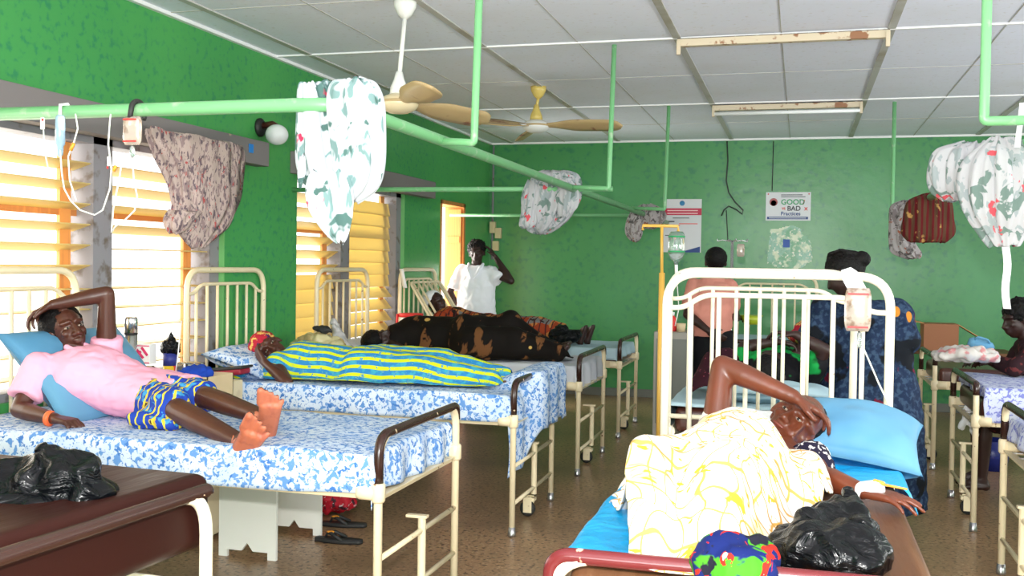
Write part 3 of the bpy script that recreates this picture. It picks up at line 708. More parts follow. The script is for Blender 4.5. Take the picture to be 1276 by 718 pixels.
arm(m, SL, eL, wL, .98, (-.75, -.28, -.45), (.35, .1, -.9), 1, curl=(.35, .45, .4))
eR = V((-3.17, 3.60, .80)); wR = V((-2.93, 3.53, .785))
arm(m, SR, eR, wR, 1.0, (.95, -.05, -.08), (0, 0, -1), 1, curl=(.45, .6, .5))
hR, kR, kA = V((-2.68, 3.84, .83)), aY(222, 512, 3.66), aY(303, 553, 3.50)
hL, kL, lA = V((-2.66, 4.0, .83)), V((-2.42, 3.84, .86)), aY(334, 522, 3.66)
leg(m, hR, kR, kA, .95); leg(m, hL, kL, lA, .9)
fR = V((-.02, -.95, -.55)); 
foot(m, kA, (.62, -.40, .66), (.30, -.85, -.55), 1.20); foot(m, lA, (.32, -.45, .70), (.45, -.80, -.55), 1.08)
def soles(c, n):
    if c.x > kA.x-.04 and n.dot(V((.38, -.82, -.50)).normalized()) > .15: return 1
    return 0
blob('body', m, .0048, [MT['skin'], MT['sole']], t, 5, pred=soles)
eyes(P, B, 1.0, t)
hair_cap(P, B, 1.0, t, off=(0, -.050, .042), r=(.096, .110, .098))
m = M()
body_rings(m, [(V((-3.135, 3.87, 1.02)), (.02, .07, 0), (.04, 0, .035)), (V((-3.11, 3.87, .99)), (.055, .175, .01), (.055, 0, .065)), (V((-3.01, 3.87, .925)), (.04, .185, 0), (.06, 0, .115)), (V((-2.85, 3.90, .86)), (.02, .165, 0), (.03, 0, .115)), (V((-2.68, 3.93, .838)), (.01, .185, 0), (.02, 0, .112)), (V((-2.60, 3.94, .838)), (.01, .175, 0), (.02, 0, .10))])
m.cap(SR, .074, SR.lerp(eR, .3), .07); cone(m, SR.lerp(eR, .1), .078, SR.lerp(eR, .72), .068); m.cap(SL, .072, SL.lerp(eL, .12), .068); cone(m, SL, .074, SL.lerp(eL, .30), .07)
blob('polo_shirt', m, .008, MT['pink'], t, 4, .006, 11)
m = M()
for sg in (-1, 1): m.tube([V((-3.115, 3.87, 1.055))+V((.0, sg*.058, 0)), V((-3.06, 3.87, 1.035))+V((0, sg*.062, 0)), V((-3.0, 3.86, 1.025))+V((.0, sg*.028, 0))], [.014, .016, .008], 8)
blob('collar', m, .006, MT['pink'], t, 3)
sk = M(); sk.cap(hR, .10, hR.lerp(kR, .75), .083); sk.cap(hL, .10, hL.lerp(kL, .7), .08); sk.cap(V((-2.72, 3.92, .835)), .11, V((-2.62, 3.90, .83)), .11); sk.cap(hR.lerp(kR, .5), .08, hL.lerp(kL, .5), .08)
for k in range(5): sk.cap(V((-2.62, 3.62+.05*k, .79)), .035, V((-2.45+.01*k, 3.62+.04*k, .775)), .028)
blob('wax_skirt', sk, .009, MT['wax_skirt'], t, 3, .010, 12)
m = M(); m.lathe([(.029, -.008), (.033, -.004), (.033, .008), (.029, .012)], wR+V((-.03, 0, 0)), 18, (1, 0, -.1)); m.build('wristband', mat('orange_band', (.9, .15, .04), .4), t, world=True)
def tilt_m(rx, ry, rz): return Matrix.Rotation(rz, 3, 'Z') @ Matrix.Rotation(ry, 3, 'Y') @ Matrix.Rotation(rx, 3, 'X')
pillow('pillow', 'sky blue pillow propped behind the woman in pink', (-3.10, 3.97, .925), (.56, .70, .15), tilt_m(0, math.radians(43), math.radians(-8)), 'pillow_blue', seed=4)

# ---------------------------------------------------------------- woman in blue and yellow dress, third bed
t = thing('person', 'woman in wavy blue and yellow dress and red headscarf lying propped on one arm', 'person', (-2.4, 5.6, .75))
m = M(); hc = V((-3.07, 5.55, .915)); P, B = head(m, hc, (.42, -.80, .22), (-.80, -.25, .45), 1.0)
S1, S2 = V((-2.97, 5.42, .84)), V((-2.90, 5.72, .84)); 
m.cap(hc+V((.05, .02, -.04)), .05, V((-2.93, 5.57, .85)), .055)
body_rings(m, [(V((-2.96, 5.57, .86)), (.02, .07, 0), (.02, 0, .05)), (V((-2.88, 5.57, .83)), (.02, .15, 0), (.02, 0, .06)), (V((-2.6, 5.60, .82)), (.02, .10, 0), (.02, 0, .05)), (V((-2.4, 5.60, .82)), (.0, .12, 0), (.0, 0, .05)), (V((-2.3, 5.60, .82)), (.0, .10, 0), (.0, 0, .04))])
e1 = aY(358, 477, 5.30); w1 = aY(330, 452, 5.36); arm(m, S1, e1, w1, 1.0, (-.75, .35, .55), (.5, .7, .2), 1, curl=(.2, .3, .3))
leg(m, (-2.4, 5.54, .83), (-2.05, 5.53, .82), (-1.72, 5.55, .79), .7); leg(m, (-2.4, 5.66, .83), (-2.0, 5.66, .84), (-1.72, 5.66, .79), .7)
foot(m, (-1.74, 5.55, .79), (.9, 0, .2), (.2, 0, -1), .8); foot(m, (-1.74, 5.66, .79), (.9, 0, .2), (.2, 0, -1), .8)
blob('body', m, .0075, MT['skin'], t, 5); eyes(P, B, 1.0, t)
hair_cap(P, B, 1.0, t, off=(0, -.028, .055), r=(.090, .098, .082), mt='scarf_red', name='headscarf')
caps = [((-2.95, 5.42, .82), .08, (-2.9, 5.72, .82), .09), ((-2.85, 5.57, .80), .16, (-2.6, 5.58, .79), .15), ((-2.45, 5.53, .81), .14, (-2.38, 5.66, .81), .14), ((-2.4, 5.52, .82), .12, (-2.02, 5.5, .82), .09), ((-2.02, 5.5, .82), .09, (-1.66, 5.52, .79), .05), ((-2.4, 5.66, .82), .13, (-2.0, 5.66, .85), .09), ((-2.0, 5.66, .85), .09, (-1.62, 5.66, .79), .055)]
o = drape('dress', (-3.2, -1.55, 5.2, 5.92), caps, lambda x, y: .762, 'zigzag', .014, 5, .009, 6, 3, poly_in(wavy([(-3.02, 5.34), (-2.95, 5.27), (-2.72, 5.33), (-2.2, 5.35), (-1.9, 5.36), (-1.62, 5.42), (-1.58, 5.6), (-1.62, 5.78), (-2.4, 5.88), (-2.9, 5.88), (-3.0, 5.65), (-3.03, 5.48)], .025, 6, 2)), parent=t)
o = drape('cloth_end', (-3.28, -3.0, 5.2, 5.5), [((-3.2, 5.3, .74), .05, (-3.05, 5.4, .75), .05)], lambda x, y: .757, 'zigzag', .014, 4, .012, 14, 6, poly_in(wavy([(-3.26, 5.26), (-3.14, 5.22), (-3.02, 5.38), (-3.05, 5.48), (-3.16, 5.42)], .02, 5, 2)), parent=t)
pillow('pillow', 'blue-flowered pillow under the woman in blue and yellow dress', (-3.17, 5.62, .83), (.42, .70, .15), tilt_m(0, math.radians(18), 0), 'sheet_blue', seed=6)

# ---------------------------------------------------------------- sleeper under the black cloth, fourth bed
t = thing('person', 'dark-haired person lying under the black cloth on the fourth left bed', 'person', (-2.6, 7.3, .75))
m = M(); hc = aY(473, 425, 7.10); P, B = head(m, hc, (.45, -.35, .75), (-.6, -.75, .1), 1.0)
m.cap(hc+V((.05, 0, -.03)), .05, V((-2.93, 7.25, .84)), .06)
body_rings(m, [(V((-2.96, 7.27, .85)), (.02, .07, 0), (.02, 0, .05)), (V((-2.86, 7.3, .85)), (.02, .18, 0), (.02, 0, .09)), (V((-2.6, 7.3, .86)), (.02, .15, 0), (.02, 0, .10)), (V((-2.35, 7.32, .86)), (.0, .17, 0), (.0, 0, .11)), (V((-2.25, 7.32, .84)), (.0, .12, 0), (.0, 0, .06))])
arm(m, (-2.95, 7.12, .84), (-2.80, 7.02, .80), (-2.60, 7.05, .80), 1.0, (.9, 0, 0), (0, 0, -1), 1); arm(m, (-2.90, 7.45, .86), (-2.80, 7.55, .83), (-2.60, 7.5, .82), 1.0, (.9, -.1, 0), (0, 0, -1), 1)
leg(m, (-2.35, 7.23, .86), (-2.0, 7.2, .90), (-1.72, 7.22, .79)); leg(m, (-2.35, 7.42, .88), (-2.1, 7.42, 1.0), (-1.75, 7.4, .80)); foot(m, (-1.72, 7.22, .79), (.4, 0, .6), (1, 0, -.4), toes=False); foot(m, (-1.75, 7.4, .80), (.4, 0, .6), (1, 0, -.4), toes=False)
blob('body', m, .009, MT['skin_deep'], t, 4)
hair_cap(P, B, 1.0, t, off=(0, -.015, .055), r=(.092, .10, .085))
caps = [((-2.93, 7.2, .85), .12, (-2.84, 7.42, .90), .13), ((-2.82, 7.3, .86), .17, (-2.5, 7.32, .87), .16), ((-2.4, 7.3, .89), .17, (-2.3, 7.4, .89), .15), ((-2.35, 7.2, .86), .12, (-2.0, 7.2, .9), .08), ((-2.0, 7.2, .9), .08, (-1.66, 7.2, .80), .06), ((-2.35, 7.42, .88), .12, (-2.1, 7.42, 1.0), .09), ((-2.1, 7.42, .98), .09, (-1.72, 7.4, .80), .06)]
o = drape('draped_cloth', (-3.1, -1.55, 6.85, 7.78), caps, lambda x, y: .762 - max(0, 6.93-y)*1.5, 'black_wax', .018, 7, .014, 6, 9, poly_in(wavy([(-2.97, 7.10), (-2.9, 6.98), (-2.3, 6.92), (-1.9, 7.0), (-1.60, 7.08), (-1.60, 7.35), (-1.8, 7.6), (-2.5, 7.72), (-2.95, 7.66), (-3.04, 7.4)], .03, 6, 6)))
tag(o, 'black cloth with brown leaf print covering the sleeper on the fourth left bed', 'cloth')
pillow('pillow', 'greyish pillow under the dark-haired sleeper', (-3.18, 7.28, .80), (.40, .62, .11), tilt_m(0, .1, 0), 'sheet_grey', seed=8)

# ---------------------------------------------------------------- woman in white cap, fifth bed
t = thing('person', 'woman in white head wrap and orange print dress reclining on the furthest left bed', 'person', (-2.6, 8.95, .75))
m = M(); hc = V((-3.22, 8.88, 1.085)); P, B = head(m, hc, (.70, -.45, .35), (-.5, 0, .85), 1.0)
m.cap(hc+V((-.0, 0, -.06)), .05, V((-3.15, 8.9, .97)), .055)
body_rings(m, [(V((-3.17, 8.9, 1.0)), (.03, .07, 0), (.03, 0, .04)), (V((-3.10, 8.9, .95)), (.05, .18, 0), (.05, 0, .08)), (V((-2.92, 8.92, .89)), (.03, .15, 0), (.03, 0, .09)), (V((-2.7, 8.93, .86)), (.0, .17, 0), (.0, 0, .10)), (V((-2.6, 8.93, .84)), (.0, .12, 0), (.0, 0, .06))])
arm(m, (-3.12, 8.72, .95), (-2.95, 8.62, .83), (-2.74, 8.66, .86), 1.0, (.9, .2, .0), (0, 0, -1), 1); arm(m, (-3.05, 9.08, .95), (-2.88, 9.15, .84), (-2.68, 9.1, .88), 1.0, (.9, 0, 0), (0, 0, -1), -1)
leg(m, (-2.65, 8.86, .85), (-2.28, 8.84, .90), (-1.90, 8.88, .80)); leg(m, (-2.65, 9.0, .85), (-2.25, 9.02, .88), (-1.86, 9.0, .80))
foot(m, (-1.90, 8.88, .80), (.25, 0, .9), (1, 0, -.3), toes=False); foot(m, (-1.86, 9.0, .80), (.25, 0, .9), (1, 0, -.3), toes=False)
blob('body', m, .009, MT['skin_deep'], t, 4)
hair_cap(P, B, 1.0, t, off=(0, -.035, .055), r=(.088, .095, .075), mt='white_cloth', name='head_wrap', wr=.003)
m = M(); body_rings(m, [(V((-3.16, 8.9, 1.0)), (.03, .1, 0), (.04, 0, .05)), (V((-3.10, 8.9, .95)), (.05, .21, 0), (.06, 0, .10)), (V((-2.92, 8.92, .89)), (.03, .19, 0), (.03, 0, .12)), (V((-2.68, 8.93, .86)), (.0, .21, 0), (.0, 0, .13)), (V((-2.25, 8.93, .86)), (.0, .2, 0), (.0, 0, .12)), (V((-2.02, 8.94, .84)), (.0, .17, 0), (.0, 0, .085))])
m.cap((-3.12, 8.72, .95), .07, (-3.02, 8.66, .88), .065)
blob('dress', m, .011, MT['orange_wax'], t, 3, .008, 9)
# ---------------------------------------------------------------- nurse
t = thing('person', 'woman in white uniform standing by the doorway with one hand on her head', 'person', (-3.150, 9.85, 0))
m = M(); hc = V((-3.145, 9.85, 1.555)); P, B = head(m, hc, (.15, -.97, -.12), (-.1, 0, 1), 1.02)
m.cap(hc+V((0, .01, -.06)), .05, (-3.150, 9.87, 1.42), .06)
body_rings(m, [(V((-3.150, 9.87, 1.43)), (.08, 0, 0), (0, .05, 0)), (V((-3.150, 9.87, 1.38)), (.18, 0, 0), (0, .08, 0)), (V((-3.150, 9.87, 1.22)), (.165, 0, 0), (0, .11, 0)), (V((-3.150, 9.87, 1.05)), (.14, 0, 0), (0, .10, 0)), (V((-3.150, 9.87, .88)), (.18, 0, 0), (0, .12, 0)), (V((-3.150, 9.87, .78)), (.14, 0, 0), (0, .09, 0))])
arm(m, (-2.99, 9.87, 1.37), (-2.78, 9.84, 1.28), (-2.965, 9.90, 1.52), 1.05, (-.55, -.05, .80), (-.8, 0, -.4), 1, curl=(.25, .3, .3))
arm(m, (-3.320, 9.87, 1.37), (-3.410, 9.80, 1.16), (-3.350, 9.92, .95), 1.0, (.3, .2, -.8), (1, 0, 0), 1)
leg(m, (-3.240, 9.87, .82), (-3.240, 9.86, .46), (-3.240, 9.88, .09)); leg(m, (-3.060, 9.87, .82), (-3.050, 9.86, .46), (-3.050, 9.88, .09))
foot(m, (-3.240, 9.88, .09), (0, -1, 0), (0, 0, -1), toes=False); foot(m, (-3.050, 9.88, .09), (0, -1, 0), (0, 0, -1), toes=False)
blob('body', m, .009, MT['skin_deep'], t, 4)
hair_cap(P, B, 1.02, t, off=(0, -.03, .05), r=(.092, .095, .085), wr=.012)
m = M(); body_rings(m, [(V((-3.150, 9.87, 1.43)), (.09, 0, 0), (0, .065, 0)), (V((-3.150, 9.87, 1.385)), (.20, 0, 0), (0, .10, 0)), (V((-3.150, 9.86, 1.22)), (.20, 0, 0), (0, .145, 0)), (V((-3.150, 9.87, 1.02)), (.20, 0, 0), (0, .14, 0)), (V((-3.150, 9.87, .82)), (.225, 0, 0), (0, .155, 0)), (V((-3.150, 9.87, .48)), (.235, 0, 0), (0, .17, 0))])
cone(m, (-3.010, 9.87, 1.37), .075, (-2.905, 9.825, 1.285), .075); cone(m, (-3.300, 9.87, 1.38), .075, (-3.365, 9.82, 1.18), .078); m.ell((-3.010, 9.87, 1.36), .075); m.ell((-3.300, 9.87, 1.37), .075)
blob('uniform', m, .010, MT['uniform'], t, 3, .008, 8)
m = M(); 
for s_ in (-1, 1): m.tube([V((-3.15+s_*.075, 9.85, 1.45)), V((-3.15+s_*.065, 9.77, 1.40)), V((-3.15+s_*.012, 9.722, 1.30))], [.016, .02, .008], 8)
blob('uniform_collar', m, .008, MT['uniform'], t, 2)

# ---------------------------------------------------------------- person in salmon shirt
c0 = aY(888, 330, 7.9); X0 = c0.x
t = thing('person', 'person in salmon shirt and black trousers standing with back turned beyond the aisle beds', 'person', (X0, 7.9, 0))
m = M(); hc = V((X0+.02, 7.9, 1.555)); P, B = head(m, hc, (-.3, .95, -.15), (0, 0, 1), 1.0, False)
m.cap(hc+V((0, -.01, -.06)), .05, (X0, 7.9, 1.42), .055)
body_rings(m, [(V((X0, 7.9, 1.42)), (.07, 0, 0), (0, .05, 0)), (V((X0, 7.9, 1.37)), (.14, 0, 0), (0, .08, 0)), (V((X0, 7.9, 1.2)), (.13, 0, 0), (0, .11, 0)), (V((X0-.01, 7.9, 1.0)), (.13, 0, 0), (0, .13, 0)), (V((X0, 7.9, .85)), (.17, 0, 0), (0, .12, 0)), (V((X0, 7.9, .78)), (.13, 0, 0), (0, .09, 0))])
arm(m, (X0-.13, 7.9, 1.36), (X0-.17, 7.78, 1.14), (X0-.0, 7.70, 1.02), 1.0, (.7, .1, -.5), (0, 1, 0), 1)
arm(m, (X0+.13, 7.9, 1.36), (X0+.17, 7.98, 1.12), (X0+.18, 8.18, 1.10), 1.0, (.4, .8, 0), (0, 0, -1), 1)
leg(m, (X0-.08, 7.9, .82), (X0-.08, 7.9, .46), (X0-.08, 7.88, .09)); leg(m, (X0+.08, 7.9, .82), (X0+.08, 7.9, .46), (X0+.08, 7.88, .09))
foot(m, (X0-.08, 7.88, .09), (-.2, 1, 0), (0, 0, -1), toes=False); foot(m, (X0+.08, 7.88, .09), (.1, 1, 0), (0, 0, -1), toes=False)
blob('body', m, .009, MT['skin_deep'], t, 4); hair_cap(P, B, 1.0, t, off=(0, -.02, .03), r=(.084, .10, .092), wr=.002)
m = M(); body_rings(m, [(V((X0, 7.9, 1.43)), (.08, 0, 0), (0, .06, 0)), (V((X0, 7.9, 1.38)), (.155, 0, 0), (0, .10, 0)), (V((X0, 7.89, 1.2)), (.16, 0, 0), (0, .14, 0)), (V((X0-.01, 7.89, 1.06)), (.165, 0, 0), (0, .155, 0)), (V((X0-.01, 7.9, .97)), (.15, 0, 0), (0, .145, 0))])
m.cap((X0-.13, 7.9, 1.36), .068, (X0-.155, 7.82, 1.22), .066); m.cap((X0+.13, 7.9, 1.36), .068, (X0+.15, 7.94, 1.22), .066)
blob('shirt', m, .010, MT['salmon'], t, 3, .006, 8)
m = M(); body_rings(m, [(V((X0, 7.9, 1.02)), (.165, 0, 0), (0, .135, 0)), (V((X0, 7.9, .85)), (.19, 0, 0), (0, .14, 0)), (V((X0, 7.9, .74)), (.18, 0, 0), (0, .12, 0))])
for k in (-1, 1): cone(m, (X0+k*.085, 7.9, .80), .10, (X0+k*.085, 7.9, .13), .065)
blob('trousers', m, .011, MT['black_cloth'], t, 3, .004, 8); t.scale = (1, 1, .955)

# ---------------------------------------------------------------- woman with braided hair, blue dress
BXc = aY(1072, 400, 5.9).x; BYc = 5.9
t = thing('person', 'woman with braided black hair and dark blue print dress bending over the second aisle bed', 'person', (BXc, BYc, 0))
hx = aY(1052, 330, 5.75); m = M(); hc = V((hx.x, 5.75, 1.475)); P, B = head(m, hc, (-.75, .25, -.45), (-.25, .45, .8), 1.05, False)
m.cap(hc+V((.03, 0, -.06)), .05, (BXc-.0, BYc-.05, 1.31), .06)
body_rings(m, [(V((BXc, BYc-.05, 1.33)), (.07, .02, 0), (0, .05, 0)), (V((BXc+.01, BYc-.02, 1.28)), (.19, 0, 0), (0, .09, 0)), (V((BXc+.03, BYc, 1.12)), (.18, 0, 0), (0, .12, 0)), (V((BXc+.05, BYc, .95)), (.17, 0, 0), (0, .12, 0)), (V((BXc+.06, BYc, .78)), (.19, 0, 0), (0, .14, 0)), (V((BXc+.06, BYc, .70)), (.14, 0, 0), (0, .1, 0))])
arm(m, (BXc-.18, BYc-.02, 1.27), (BXc-.30, BYc-.02, 1.04), (BXc-.42, BYc-.12, .93), 1.0, (-.9, -.1, -.2), (0, 0, -1), 1)
arm(m, (BXc+.19, BYc-.02, 1.27), (BXc+.24, BYc+.02, 1.02), (BXc+.12, BYc+.18, .92), 1.0, (-.6, .6, 0), (0, 0, -1), 1)
leg(m, (BXc-.02, BYc, .78), (BXc-.02, BYc, .44), (BXc-.02, BYc, .09)); leg(m, (BXc+.14, BYc, .78), (BXc+.14, BYc, .44), (BXc+.14, BYc, .09))
foot(m, (BXc-.02, BYc, .09), (-.5, .8, 0), (0, 0, -1), toes=False); foot(m, (BXc+.14, BYc, .09), (-.3, .9, 0), (0, 0, -1), toes=False)
blob('body', m, .009, MT['skin_deep'], t, 4)
m = M(); m.ell(P(0, -.02, .035), (.098, .108, .100), 22, 16, B); m.ell(P(0, -.115, .035), (.05, .045, .045), 16, 12, B)
for k in range(9):
    a = (k-4)*.019; m.tube([P(a*.7, .055, .085-abs(a)*.25), P(a*1.25, 0, .137-abs(a)*.5), P(a*1.25, -.06, .118-abs(a)*.4), P(a*.5, -.12, .06)], [.006, .010, .010, .007], 8)
blob('braided_hair', m, .0065, MT['hair'], t, 1, .002, 40)
m = M(); body_rings(m, [(V((BXc, BYc-.05, 1.34)), (.09, 0, 0), (0, .07, 0)), (V((BXc+.01, BYc-.02, 1.29)), (.21, 0, 0), (0, .11, 0)), (V((BXc+.03, BYc, 1.12)), (.22, 0, 0), (0, .16, 0)), (V((BXc+.05, BYc, .95)), (.225, 0, 0), (0, .17, 0)), (V((BXc+.06, BYc, .75)), (.27, 0, 0), (0, .20, 0)), (V((BXc+.08, BYc, .45)), (.28, 0, 0), (0, .22, 0)), (V((BXc+.10, BYc, .16)), (.27, 0, 0), (0, .22, 0))])
m.cap((BXc-.18, BYc-.02, 1.27), .08, (BXc-.25, BYc-.02, 1.13), .085); m.cap((BXc+.19, BYc-.02, 1.27), .08, (BXc+.23, BYc, 1.12), .085)
blob('dress', m, .012, MT['navy_wax'], t, 3, .014, 6); t.scale = (1, 1, .96)

# ---------------------------------------------------------------- patient on the second aisle bed
t = thing('person', 'patient in green and black print lying on the bed behind the nearest headboard', 'person', (-.15, 5.9, .76))
m = M(); hc = V((-.15, 5.50, .93)); P, B = head(m, hc, (.2, .3, .9), (0, -.95, .3), 1.0)
m.cap(hc+V((0, .05, -.04)), .05, (-.13, 5.66, .86), .06)
body_rings(m, [(V((-.13, 5.64, .87)), (.07, 0, 0), (0, 0, .05)), (V((-.13, 5.72, .87)), (.18, 0, 0), (0, 0, .09)), (V((-.12, 5.95, .87)), (.15, 0, 0), (0, 0, .10)), (V((-.12, 6.2, .86)), (.18, 0, 0), (0, 0, .11)), (V((-.12, 6.3, .85)), (.12, 0, 0), (0, 0, .06))])
arm(m, (.05, 5.70, .88), (.13, 5.62, 1.02), (-.02, 5.58, 1.10), 1.0, (-.85, .1, .1), (0, 0, -1), 1)
arm(m, (-.31, 5.72, .88), (-.30, 5.9, 1.0), (-.12, 5.86, 1.04), 1.0, (.9, 0, -.1), (0, 0, -1), 1)
leg(m, (-.2, 6.2, .85), (-.2, 6.6, .90), (-.2, 6.95, .81)); leg(m, (-.04, 6.2, .85), (-.04, 6.6, .92), (-.04, 6.95, .81))
foot(m, (-.2, 6.95, .81), (0, .3, .9), (0, 1, 0), toes=False); foot(m, (-.04, 6.95, .81), (0, .3, .9), (0, 1, 0), toes=False)
blob('body', m, .009, MT['skin_deep'], t, 4); hair_cap(P, B, 1.0, t)
m = M(); body_rings(m, [(V((-.13, 5.64, .87)), (.1, 0, 0), (0, 0, .07)), (V((-.13, 5.72, .88)), (.205, 0, 0), (0, 0, .115)), (V((-.12, 5.95, .88)), (.19, 0, 0), (0, 0, .135)), (V((-.12, 6.25, .87)), (.21, 0, 0), (0, 0, .145)), (V((-.12, 6.65, .87)), (.19, 0, 0), (0, 0, .13))])
m.cap((.05, 5.70, .88), .07, (.09, 5.66, .95), .068); m.cap((-.31, 5.72, .88), .07, (-.31, 5.8, .94), .068)
blob('dress', m, .011, MT['green_wax'], t, 3, .008, 9)
o = drape('folded_cloth', (-.62, -.25, 5.3, 5.9), [((-.45, 5.45, .80), .10, (-.42, 5.72, .82), .11), ((-.42, 5.55, .90), .09, (-.38, 5.6, .92), .08)], lambda x, y: .765-max(0, -.6-x)*2, 'maroon_dots', .018, 5, .02, 8, 4, poly_in(wavy([(-.56, 5.34), (-.30, 5.36), (-.28, 5.8), (-.55, 5.84)], .03, 5, 3)))
tag(o, 'maroon dotted cloth heaped at the head of the second aisle bed', 'cloth')
pillow('pillow', 'pale pillow behind the nearest headboard under the second patient', (-.13, 5.42, .815), (.62, .34, .10), 0.0, 'pale_sheet', seed=11)

# ---------------------------------------------------------------- person at right edge
t = thing('person', 'dark-haired person in dark clothes sitting by the right edge on the second right bed', 'person', (1.50, 7.15, 0))
X1 = aY(1268, 400, 7.2).x
m = M(); hc = V((X1-.0, 7.2, 1.14)); P, B = head(m, hc, (-.85, -.35, -.2), (-.2, 0, .95), 1.05)
m.cap(hc+V((.03, 0, -.06)), .05, (X1+.08, 7.2, 1.0), .06)
body_rings(m, [(V((X1+.08, 7.2, 1.01)), (0, .07, 0), (.05, 0, 0)), (V((X1+.1, 7.2, .97)), (0, .18, 0), (.09, 0, 0)), (V((X1+.14, 7.2, .85)), (0, .16, 0), (.11, 0, 0)), (V((X1+.2, 7.2, .66)), (0, .16, 0), (.12, 0, 0)), (V((X1+.22, 7.2, .5)), (0, .18, 0), (.13, 0, 0)), (V((X1+.22, 7.2, .42)), (0, .12, 0), (.09, 0, 0))])
arm(m, (X1+.08, 7.02, .95), (X1-.05, 6.95, .85), (X1-.14, 7.10, .87), 1.0, (-.8, .5, 0), (0, 0, -1), 1); arm(m, (X1+.08, 7.38, .95), (X1-.0, 7.42, .80), (X1-.15, 7.34, .86), 1.0, (-.9, 0, 0), (0, 0, -1), -1)
leg(m, (X1+.2, 7.12, .50), (X1-.18, 7.2, .47), (X1-.18, 7.25, .09)); leg(m, (X1+.2, 7.3, .50), (X1-.18, 7.4, .47), (X1-.18, 7.42, .09))
foot(m, (X1-.18, 7.25, .09), (-1, 0, 0), (0, 0, -1), toes=False); foot(m, (X1-.18, 7.42, .09), (-1, 0, 0), (0, 0, -1), toes=False)
t.location = (X1+.1, 7.2, 0)
blob('body', m, .009, MT['skin_deep'], t, 4); hair_cap(P, B, 1.05, t, r=(.095, .105, .09), off=(0, -.03, .045), wr=.010)
m = M(); body_rings(m, [(V((X1+.08, 7.2, 1.02)), (0, .09, 0), (.07, 0, 0)), (V((X1+.1, 7.2, .98)), (0, .20, 0), (.11, 0, 0)), (V((X1+.14, 7.2, .85)), (0, .2, 0), (.14, 0, 0)), (V((X1+.2, 7.2, .62)), (0, .21, 0), (.16, 0, 0)), (V((X1+.2, 7.2, .42)), (0, .22, 0), (.18, 0, 0))])
m.cap((X1+.08, 7.02, .95), .07, (X1-.05, 6.95, .85), .055); m.cap((X1-.05, 6.95, .85), .055, (X1-.12, 7.07, .87), .045); m.cap((X1+.08, 7.38, .95), .07, (X1+.02, 7.4, .85), .06); m.cap((X1+.15, 7.12, .50), .11, (X1-.1, 7.18, .49), .09); m.cap((X1+.15, 7.3, .50), .11, (X1-.1, 7.36, .49), .09)
blob('dress', m, .011, MT['dark_cloth'], t, 3, .006, 9)
# ================================================================ HANGING CURTAINS
def catm(rows, n):
    out = []
    for i in range(n+1):
        t = i/n*(len(rows)-1); k = min(int(t), len(rows)-2); f = t-k
        p = [rows[max(0, min(len(rows)-1, k+d))] for d in (-1, 0, 1, 2)]
        out.append([.5*(2*b_+(c_-a_)*f+(2*a_-5*b_+4*c_-d_)*f*f+(3*b_-a_-3*c_+d_)*f**3) for a_, b_, c_, d_ in zip(*p)])
    return out
def folded(rows, Y=None, depth=.7, folds=9, amp=.09, seed=0, n=46, seg=84, twist=.6, dy=0, X=None):
    """hanging gathered cloth: rows = (centre x px, y px, half width px) on the plane at distance Y"""
    R = []
    for i, (cx, y, hw) in enumerate(catm(rows, n)):
        if X is None: c = aY(cx, y, Y); r = max(.006, (aY(cx+hw, y, Y)-aY(cx-hw, y, Y)).x/2); ring = []
        else: c = aX(cx, y, X); r = max(.006, (aX(cx+hw, y, X)-aX(cx-hw, y, X)).y/2); ring = []
        for k in range(seg):
            th = 2*pi*k/seg; z = c.z*5
            f = 1+amp*(sin(folds*th+seed+twist*z+1.2*noise.noise(V((th, z, seed))))*.7+.8*noise.noise(V((cos(th)*2.2+seed, sin(th)*2.2, z*.9)))) + amp*.5*sin(folds*2.3*th+z*1.4+seed*2)
            ring.append(c+V(((cos(th)*r*f, sin(th)*r*f*depth+dy) if X is None else (-sin(th)*r*f*depth, cos(th)*r*f))+(.02*noise.noise(V((cos(th)*3, sin(th)*3, z+seed))),)))
        R.append(ring)
    m = M(); m.rings(R); return m
def curtain_mat(name, base, leaf, red, leaf2=None, sc=1.0):
    return mat(name, base, .8, layers=[('noise', 13*sc, .54, .57, leaf2 or leaf, (1, 1, .5), .8), ('noise', 10*sc, .575, .60, leaf, (1, 1.5, 1), .5), ('noise', 9*sc, .65, .67, red, (1.3, 1.3, 1), .4)], bump=('noise', 12, .5))
MT['cur_white'] = curtain_mat('white_curtain_with_green_leaves', (.50, .54, .58), (.07, .14, .13), (.50, .03, .08), (.16, .26, .26), .85)
MT['cur_grey'] = curtain_mat('grey_leaf_print_curtain', (.42, .42, .44), (.14, .20, .18), (.55, .08, .10), (.28, .32, .33), 1.5)
MT['cur_dim'] = curtain_mat('grey_brown_print_curtain', (.36, .33, .33), (.10, .09, .09), (.30, .10, .06), (.20, .17, .17), 2.0)
MT['cur_pink'] = curtain_mat('faded_pink_floral_curtain', (.55, .42, .38), (.18, .13, .15), (.50, .10, .10), (.34, .24, .24), 2.6)
MT['cur_red'] = mat('red_brown_striped_cloth', (.10, .045, .025), .8, layers=[('wave', 9, .55, .7, (.13, .012, .015), (1, 1, .2), 3), ('noise', 14, .6, .65, (.45, .25, .08))], bump=('noise', 12, .5))
def curtain(label, parts, mt, group=None, name='knotted_curtain', cat='curtain'):
    m = M()
    for p in parts: q = folded(**p); m.add(q.v, q.f)
    c = sum(m.v, V((0, 0, 0)))/len(m.v)
    return m, label, cat, name
